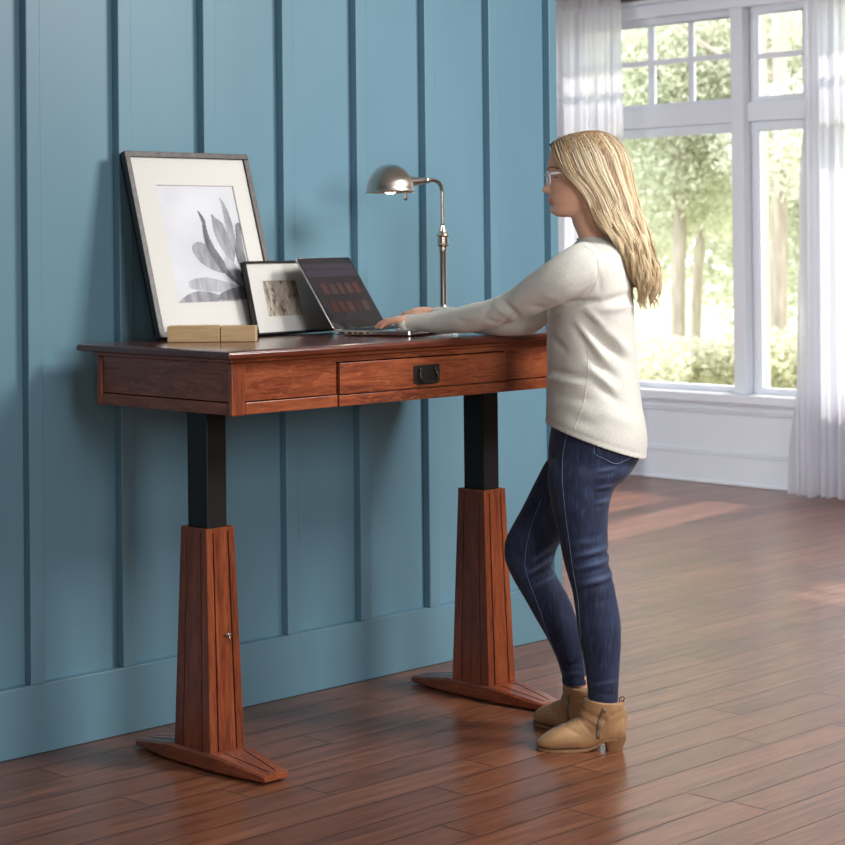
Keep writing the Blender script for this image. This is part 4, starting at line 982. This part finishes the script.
def make_boot(loc, rz, ztop_extra, label):
    root = empty('ankle_boot', loc, rz); root.parent = person
    ft = MB(); rs = []
    for s_ in smooth_table(SECF, 4):
        x, z1 = bxz(s_[0], s_[1]); _, z0 = bxz(s_[0], s_[2]); z0 = max(z0, .0045); zc_, h_ = (z1+z0)/2, (z1-z0)/2
        rs.append([(x, s_[3]*math.copysign(abs(math.cos(t))**.8, math.cos(t)), zc_+h_*math.copysign(abs(math.sin(t))**(.75 if math.sin(t) < 0 else 1.), math.sin(t))) for t in np.linspace(0, 2*math.pi, 32, endpoint=False)])
    ft.rings(rs)
    sh = MB(); rs = []
    for (v, uf, ub, w_) in smooth_table([(736, 580, 625, .030), (726, 579, 627, .034), (716, 580, 627.5, .037), (706, 582, 625.5, .040), (700, 583.5, 623.5, .0415), (697, 584, 623, .042)], 3):
        xa, z = bxz(uf, v); xb, _ = bxz(ub, v)
        rs.append([((xa+xb)/2+(xa-xb)/2*math.cos(t), w_*math.sin(t), z-.012*(1-math.cos(t))*.5*(1 if v < 700 else 0)) for t in np.linspace(0, 2*math.pi, 32, endpoint=False)])
    sh.rings(rs)
    me = remesh([ft, sh], .0028, 5, .5); V, N = get_v(me), get_n(me)
    D = .0010*lumps(V, 60, 5)
    for (u0, v0, u1, v1, am, wd) in ((583, 708, 604, 716, -.003, 2.2), (582, 713, 600, 722, .0025, 2.2), (581, 718, 590, 728, -.002, 2), (612, 712, 626, 706, -.002, 2), (566, 724, 578, 730, -.0015, 2)):
        a, b_ = np.array(bxz(u0, v0)), np.array(bxz(u1, v1)); d = b_-a; P = V[:, [0, 2]]; t = np.clip(((P-a)@d)/(d@d), 0, 1); D += am*np.exp(-((P-a-t[:, None]*d)**2).sum(1)/(wd/362)**2)
    set_v(me, V+N*D[:, None])
    up = link('upper', me, M['suede'], root, smooth=True)
    so = MB(); rs = []
    for u, w_, zb_ in ((537, .010, 1), (539.5, .022, .5), (545, .034, 0), (553, .042, 0), (565, .044, 0), (578, .039, 0), (588, .034, .002)):
        x, _ = bxz(u, 740); x += .001; z0 = .0002+(.0035 if zb_ == 1 else .0015 if zb_ == .5 else zb_)
        rs.append([(x, -w_, z0), (x, w_, z0), (x, w_, z0+.0065), (x, -w_, z0+.0065)])
    for u, w_, z0 in ((596, .032, .012), (603, .032, .026), (615, .031, .030), (626, .020, .033)):
        x, _ = bxz(u, 740); rs.append([(x, -w_, z0), (x, w_, z0), (x, w_, z0+.0065), (x, -w_, z0+.0065)])
    so.rings(rs); so.build('sole', M['sole'], root, bevel=.001)
    he = MB(); rs = []
    for z, u0, u1, w_ in ((.0, 606, 622, .024), (.004, 605.6, 622.4, .0245), (.030, 603.5, 626, .029), (.040, 603, 627, .030)):
        x0, x1 = bxz(u0, 0)[0], bxz(u1, 0)[0]; cx, hx = (x0+x1)/2, abs(x0-x1)/2
        rs.append([(cx+hx*math.copysign(abs(math.cos(t))**.6, math.cos(t)), w_*math.copysign(abs(math.sin(t))**.6, math.sin(t)), z) for t in np.linspace(0, 2*math.pi, 28, endpoint=False)])
    he.rings(rs); he.build('heel', M['heel'], root, auto=.7)
    bv = bvh(me); zp = []
    for i in range(14):
        t = i/13; x, z = bxz(604-6*t-2*math.sin(t*3), 704+31*t); h = bv.ray_cast(Vector((x, .2, z)), Vector((0, -1, 0)))
        if h[0] is not None: zp.append(np.array(h[0])+np.array(h[1])*.0006)
    MB().tube(zp, [(.0050, .0014)]*len(zp), n=8, side=(1, 0, 0)).build('zipper', M['zip'], root, smooth=True)
    MB().tube([zp[0]+np.array([0, .002, 0]), zp[0]+np.array([-.002, .003, -.014])], [(.003, .0012), (.0022, .001)], n=8, side=(1, 0, 0)).build('zip_pull', M['zip'], root, smooth=True)
    x, z = bxz(622.5, 700)
    MB().tube(catmull([(x+.002, 0, z-.014), (x-.006, 0, z+.004), (x-.003, 0, z+.011), (x+.006, 0, z+.006), (x+.006, 0, z-.008)], 4), [(.006, .0014)]*17, n=8, side=(0, 1, 0)).build('pull_tab', M['tab'], root, smooth=True)
    # collar seam
    return root
bh_ = pl(625, 745, .088)
b1_ = make_boot((float(pl(625, 740, .088)[0]), .088, 0), 0., 0, None)
xb_ = float(pl(531, 732, -.088)[0])
def bdup(root, loc, rz):
    r = root.copy(); COL.objects.link(r); r.location = loc; r.rotation_euler = (0, 0, rz)
    for ch in list(root.children):
        c = ch.copy(); COL.objects.link(c); c.parent = r
    return r
a_ = -.85
an_ = pl(579, 682, -.088)
bdup(b1_, (float(an_[0])-.062*math.cos(a_), -.088-.062*math.sin(a_), 0), a_)

# ---- face details
M['eye_white'] = plain('eye_white', (.80, .78, .76), .2); M['iris'] = plain('iris', lin(70, 86, 96), .15); M['lash'] = plain('lash', lin(38, 26, 20), .6); M['brow'] = plain('brow', lin(160, 120, 86), .8)
M['specs'] = plain('spectacle_frame', lin(238, 236, 234), .25)
hdb = bvh(bme)
def fx(y, v, off=0.):   # point on the face surface
    z = zof(v); h = hdb.ray_cast(Vector((.3, y, z)), Vector((-1, 0, 0))); return np.array(h[0])+np.array([off, 0, 0])
for s in (1, -1):
    c_ = fx(s*.031, 177.2); ce = c_+np.array([-.0085, 0, 0])
    e_ = MB(); e_.sphere(tuple(ce), .0112, 12, (1, 1.12, .72)); eo = e_.build('eye', M['eye_white'], body, smooth=True)
    i_ = MB(); i_.sphere(tuple(ce+np.array([.0072, 0, 0])), .0052, 8, (.85, 1, 1)); i_.build('iris', M['iris'], eo, smooth=True)
    rs_ = [[ce+np.array([.0122*math.cos(b_)*math.cos(a), .0137*math.cos(b_)*math.sin(a), .0090*math.sin(b_)+.0004]) for a in np.linspace(-1.7, 1.7, 17)] for b_ in np.linspace(-.12, 1.45, 8)]
    ld = MB(); ld.rings(rs_, cap=False, closed=False); lo_ = ld.build('eyelid', M['skin'], body, smooth=True); md = lo_.modifiers.new('s', 'SOLIDIFY'); md.thickness = .0012
    L_ = [ce+np.array([.0115*math.cos(a)*.98+.0008, s*.0134*math.sin(a), -.0004-.001*abs(math.sin(a))])+np.array([.001, 0, 0]) for a in np.linspace(-1.15, 1.35, 9)]
    MB().tube(L_, [.0012]*9, n=6).build('eyelash', M['lash'], body, smooth=True)
    B_ = [fx(s*yy, vv, .0008) for yy, vv in ((.014, 169.6), (.022, 168.2), (.032, 167.4), (.042, 167.8), (.050, 169.4))]
    MB().tube(catmull(B_, 3), [(.0022, .0013)]*13, n=8, side=(0, 0, 1)).build('eyebrow', M['brow'], body, smooth=True)
    ep = pl(584.5, 195, s*.0745); MB().sphere(tuple(ep), .0032, 8).build('earring', M['pull'], body, smooth=True)
gx = pl(546.5, 172, 0)[0]
gp = empty('glasses', (0, 0, 0)); gp.parent = body
for s in (1, -1):
    R_ = []
    for t in np.linspace(0, 2*math.pi, 40, endpoint=False):
        yy = .0345+.0255*math.copysign(abs(math.cos(t))**.75, math.cos(t)); zz = zof(178.8)+.0195*math.copysign(abs(math.sin(t))**.75, math.sin(t))*(1.0 if math.sin(t) > 0 else .95)
        R_.append(np.array([gx-.0015-.35*(yy-.01)**2*8+.10*(zz-zof(178.8)), s*yy, zz]))
    MB().tube(R_+[R_[0]], [.0021]*41, n=8, cap=False).build('rim', M['specs'], gp, smooth=True)
    T_ = [np.array([gx-.010, s*.0595, zof(174.2)]), np.array([gx-.020, s*.0650, zof(173.8)]), np.array([gx-.045, s*.0700, zof(174.0)]), np.array([gx-.08, s*.0755, zof(175.5)]), np.array([gx-.108, s*.0765, zof(177)])]
    T_ = catmull(T_, 4); MB().tube(T_, [(.0052-.0030*min(1, i/9), .0017) for i in range(len(T_))], n=10, side=(0, 0, 1)).build('temple', M['specs'], gp, smooth=True)
    le = MB(); le.add([tuple(p_) for p_ in R_], [tuple(range(40))]); le.build('lens', M['pglass'], gp)
MB().tube(catmull([np.array([gx, .0095, zof(175.5)]), np.array([gx+.0045, 0, zof(174.6)]), np.array([gx, -.0095, zof(175.5)])], 4), .0018, n=8).build('bridge', M['specs'], gp, smooth=True)
M['nail'] = plain('nail', lin(226, 176, 160), .25)
for nl in (nails_n, nails_f):
    for (c_, nd, la, nu) in nl:
        c_ = np.array(c_); q_ = MB(); rs = []
        for t in np.linspace(-1, 1, 5): rs.append([c_+nd*.0055*t+la*.0048*w_*(1-.25*abs(t))+nu*(-.0012*w_*w_-.0004*abs(t)) for w_ in (-1, -.5, 0, .5, 1)])
        q_.rings(rs, cap=False, closed=False); no = q_.build('fingernail', M['nail'], body, smooth=True); md = no.modifiers.new('s', 'SOLIDIFY'); md.thickness = .0012

# ---- hair
HV = [150, 160, 170, 180, 190, 200, 212, 222, 232, 240, 252, 268, 285, 300, 314]
HF = [552.5, 556, 560.5, 568, 577, 584, 589, 594, 602, 610, 617, 625, 632, 637, 641]
HBK = [625, 629, 631.5, 633.5, 635.5, 638, 641, 644, 647, 649, 652, 655, 656, 654, 649]
HW = [.080, .085, .087, .087, .087, .087, .088, .092, .102, .112, .124, .122, .104, .082, .064]
FR = [.62, .80, .90, .97, 1, 1, 1, 1, 1, 1, 1, 1, 1, 1, 1]
TU, TV_ = [549, 553, 560, 570, 585, 598, 606, 612], [145, 142.5, 138.3, 134.6, 131.6, 131, 132.6, 135.5]
def hair_path(t, rho, vend, top_j=0.):
    at_ = abs(t); u0 = 608-(608-551)*at_**.9+top_j
    P = []; p0 = pl(u0, ipt(u0, TU, TV_)+(1-rho)*16, 0); p0[1] = math.copysign(.002, t) if t != 0 else 0; P.append(p0)
    def sec(v):
        f_, b_, w_, fr__ = ipt(v, HV, HF), ipt(v, HV, HBK), ipt(v, HV, HW), ipt(v, HV, FR)
        xf, xb = pl(f_, v, 0)[0], pl(b_, v, 0)[0]; a = t*math.pi/2
        cx = xb+(xf-xb)*.55
        x = xb+(xf-xb)*(1-math.cos(a)); y = w_*math.copysign(abs(math.sin(a))**.85, a)*(1-(1-fr__)*at_**3)
        x = cx+(x-cx)*rho if v < 225 else x-(1-rho)*.0*w_+(x-cx)*(rho-1); y *= rho
        return np.array([x, y, pl(590, v, 0)[2]])
    s150 = sec(150)
    m_ = p0*.42+s150*.58; kf_ = .58+.30*min(1., at_/.45); m_[2] = p0[2]*kf_+s150[2]*(1-kf_)+.001; m_[1] = s150[1]*.60; P.append(m_); P.append(s150)
    for v in HV[1:]:
        if v < vend: P.append(sec(v))
    P.append(sec(min(vend, 314)))
    return P
def interp_path(P, n):
    C_ = catmull(P, 4); C_ = np.array(C_); d = np.r_[0, np.cumsum(np.linalg.norm(np.diff(C_, axis=0), axis=1))]; s = np.linspace(0, d[-1], n)
    return np.stack([np.interp(s, d, C_[:, k_]) for k_ in range(3)], 1)
base_h = MB(); rows_ = []
ts = np.linspace(-.97, .97, 70)
for t in ts: rows_.append(interp_path(hair_path(float(t), .925, 288), 44))
base_h.add([tuple(p_) for r_ in rows_ for p_ in r_], [(i*44+j, i*44+j+1, (i+1)*44+j+1, (i+1)*44+j) for i in range(69) for j in range(43)])
q = NT('blonde_hair'); ca = q.node('ShaderNodeAttribute', attribute_name='hcol')
q.set(Base_Color=ca.outputs['Color'], Roughness=.5, Specular_IOR_Level=.3); M['hair'] = q.m
q = NT('hair_under'); hn1 = q.noise(q.coord('Object', (60, 60, 5)), 3, 4); q.set(Base_Color=q.ramp(hn1, [(.35, lin(104, 78, 50)), (.65, lin(178, 146, 104))]), Roughness=.55); M['hair_u'] = q.m
hb_ = base_h.build('hair', M['hair_u'], person, smooth=True); md = hb_.modifiers.new('s', 'SOLIDIFY'); md.thickness = .006; md.offset = -1
NS, SG = 3200, 30
r = np.random.default_rng(21); Vs, Fs, Cs = [], [], []
locks = np.sort(np.concatenate([-(r.random(46)), r.random(46)])); lph = r.random(92)*6.28; ltone = r.random(92); lamp_ = .5+r.random(92); lend = r.uniform(272, 314, 92)
lf = r.uniform(5.5, 9.0, 92)
CD, CM, CL2, CG = np.array(lin(88, 66, 46)), np.array(lin(186, 160, 122)), np.array(lin(240, 226, 196)), np.array(lin(214, 178, 132))
for i in range(NS):
    li = r.integers(92); t = float(np.clip(locks[li]+r.normal()*.016, -1, 1)); rho = float(1.0-.075*r.random()**1.3)+(.006*ltone[li])
    vend = float(min(314, lend[li]-abs(r.normal())*14)); 
    P = interp_path(hair_path(t, rho, vend, r.normal()*1.2), SG); s = np.linspace(0, 1, SG); z = P[:, 2]
    low = np.clip((zof(196)-z)/.32, 0, 1.2); amp = .017*low**1.2*lamp_[li]
    ph = lph[li]+r.normal()*.12; wave = np.sin(low*lf[li]*2+ph); wave2 = np.cos(low*lf[li]*2+ph)
    P[:, 1] += amp*wave2*(1.0); P[:, 0] += amp*wave*.8-.004*low*r.random()
    P[:, 0] -= .006*low*(1-abs(t))
    mid = .0011*np.sin(s*14+r.random()*6); P[:, 1] += mid; P[:, 0] += .0009*np.sin(s*11+r.random()*6)
    if r.random() < .03: P += (np.array([.003, .004*np.sign(t), .002])*r.random())*s[:, None]
    rad = (.0011+.0009*r.random())*np.interp(s, [0, .06, .6, 1], [.6, 1, .9, .15])
    T = np.gradient(P, axis=0); T /= np.linalg.norm(T, axis=1)[:, None]; A = np.cross(T, (0.3, 0.9, .1)); A /= np.linalg.norm(A, axis=1)[:, None]+1e-9; Bx = np.cross(T, A)
    if i == 0: sum_v = 0
    b0 = sum_v
    rg = np.stack([P+A*rad[:, None], P+Bx*rad[:, None], P-A*rad[:, None], P-Bx*rad[:, None]], 1).reshape(-1, 3)
    Vs.append(rg)
    j = np.arange(SG-1)
    for k_ in range(4):
        k2 = (k_+1) % 4; Fs.append(np.stack([b0+j*4+k_, b0+j*4+k2, b0+(j+1)*4+k2, b0+(j+1)*4+k_], 1))
    sum_v = b0+SG*4
    tn = ltone[li]*.8+.2*r.random(); c_ = CM+(CL2-CM)*tn if tn > .38 else CD+(CM-CD)*(tn/.38)
    if r.random() < .25: c_ = c_*.6+CG*.4
    root_d = np.clip(1-s/.30, 0, 1)[:, None]*(.75 if tn < .8 else .4)
    tip = np.clip((s-.5)/.5, 0, 1)[:, None]*.4
    cc_ = c_[None]*(1-root_d)+CD[None]*root_d; cc_ = cc_*(1-tip)+np.array(lin(232, 204, 160))[None]*tip
    Cs.append(np.repeat(cc_, 4, axis=0))
Vs = np.concatenate(Vs); Fs = np.concatenate(Fs); Cs = np.concatenate(Cs)
hme = bpy.data.meshes.new('strands'); hme.vertices.add(len(Vs)); hme.vertices.foreach_set('co', Vs.ravel())
hme.loops.add(len(Fs)*4); hme.loops.foreach_set('vertex_index', Fs.ravel().astype(np.int32)); hme.polygons.add(len(Fs)); hme.polygons.foreach_set('loop_start', np.arange(0, len(Fs)*4, 4, dtype=np.int32))
hme.update(calc_edges=True)
ha = hme.attributes.new('hcol', 'FLOAT_COLOR', 'POINT'); ha.data.foreach_set('color', np.c_[Cs, np.ones(len(Cs))].astype(np.float32).ravel())
ho = link('strands', hme, M['hair'], hb_, smooth=True); ho['kind'] = 'stuff'


# ------------------------------------------------------------------ lighting
w = bpy.data.worlds.new('world'); SC.world = w; w.use_nodes = True
bg = w.node_tree.nodes['Background']; bg.inputs[0].default_value = (.93, .97, 1.0, 1); bg.inputs[1].default_value = 4.0
def area(name, loc, target, size, power, col, sy=None, spread=180):
    d = bpy.data.lights.new(name, 'AREA'); d.energy = power; d.color = col; d.size = size; d.spread = math.radians(spread)
    if sy: d.shape = 'RECTANGLE'; d.size_y = sy
    o = bpy.data.objects.new(name, d); COL.objects.link(o); o.location = loc
    o.rotation_euler = (Vector(target)-Vector(loc)).to_track_quat('-Z', 'Y').to_euler(); return o
area('key_lamp', (5.05, -3.1, 2.95), (4.3, -.4, 1.05), 1.05, 48, (1, .985, .965), None, 120)
area('ceiling_fill', (3.2, -4.2, 3.25), (3.2, -4.2, 0), 2.6, 22, (1, .98, .96), 2.6)  # unseen fill added under the ceiling to raise the ambient light
area('front_fill', (2.6, -6.2, 2.3), (4.7, -1.0, 1.0), 1.6, 24, (.97, .98, 1.0), None, 80)  # fill added on the camera side to brighten face and sweater
area('side_lamp', (.7, -3.6, 1.3), (3.1, -.4, .9), 1.0, 15, (1, .97, .94))
sd = bpy.data.lights.new('sun', 'SUN'); sd.energy = 4.8; sd.angle = math.radians(1.2); sd.color = (1, .93, .82)
so = bpy.data.objects.new('sun', sd); COL.objects.link(so); so.location = (14, 2, 8)
so.rotation_euler = Vector((-1, -.16, -.95)).to_track_quat('-Z', 'Y').to_euler()
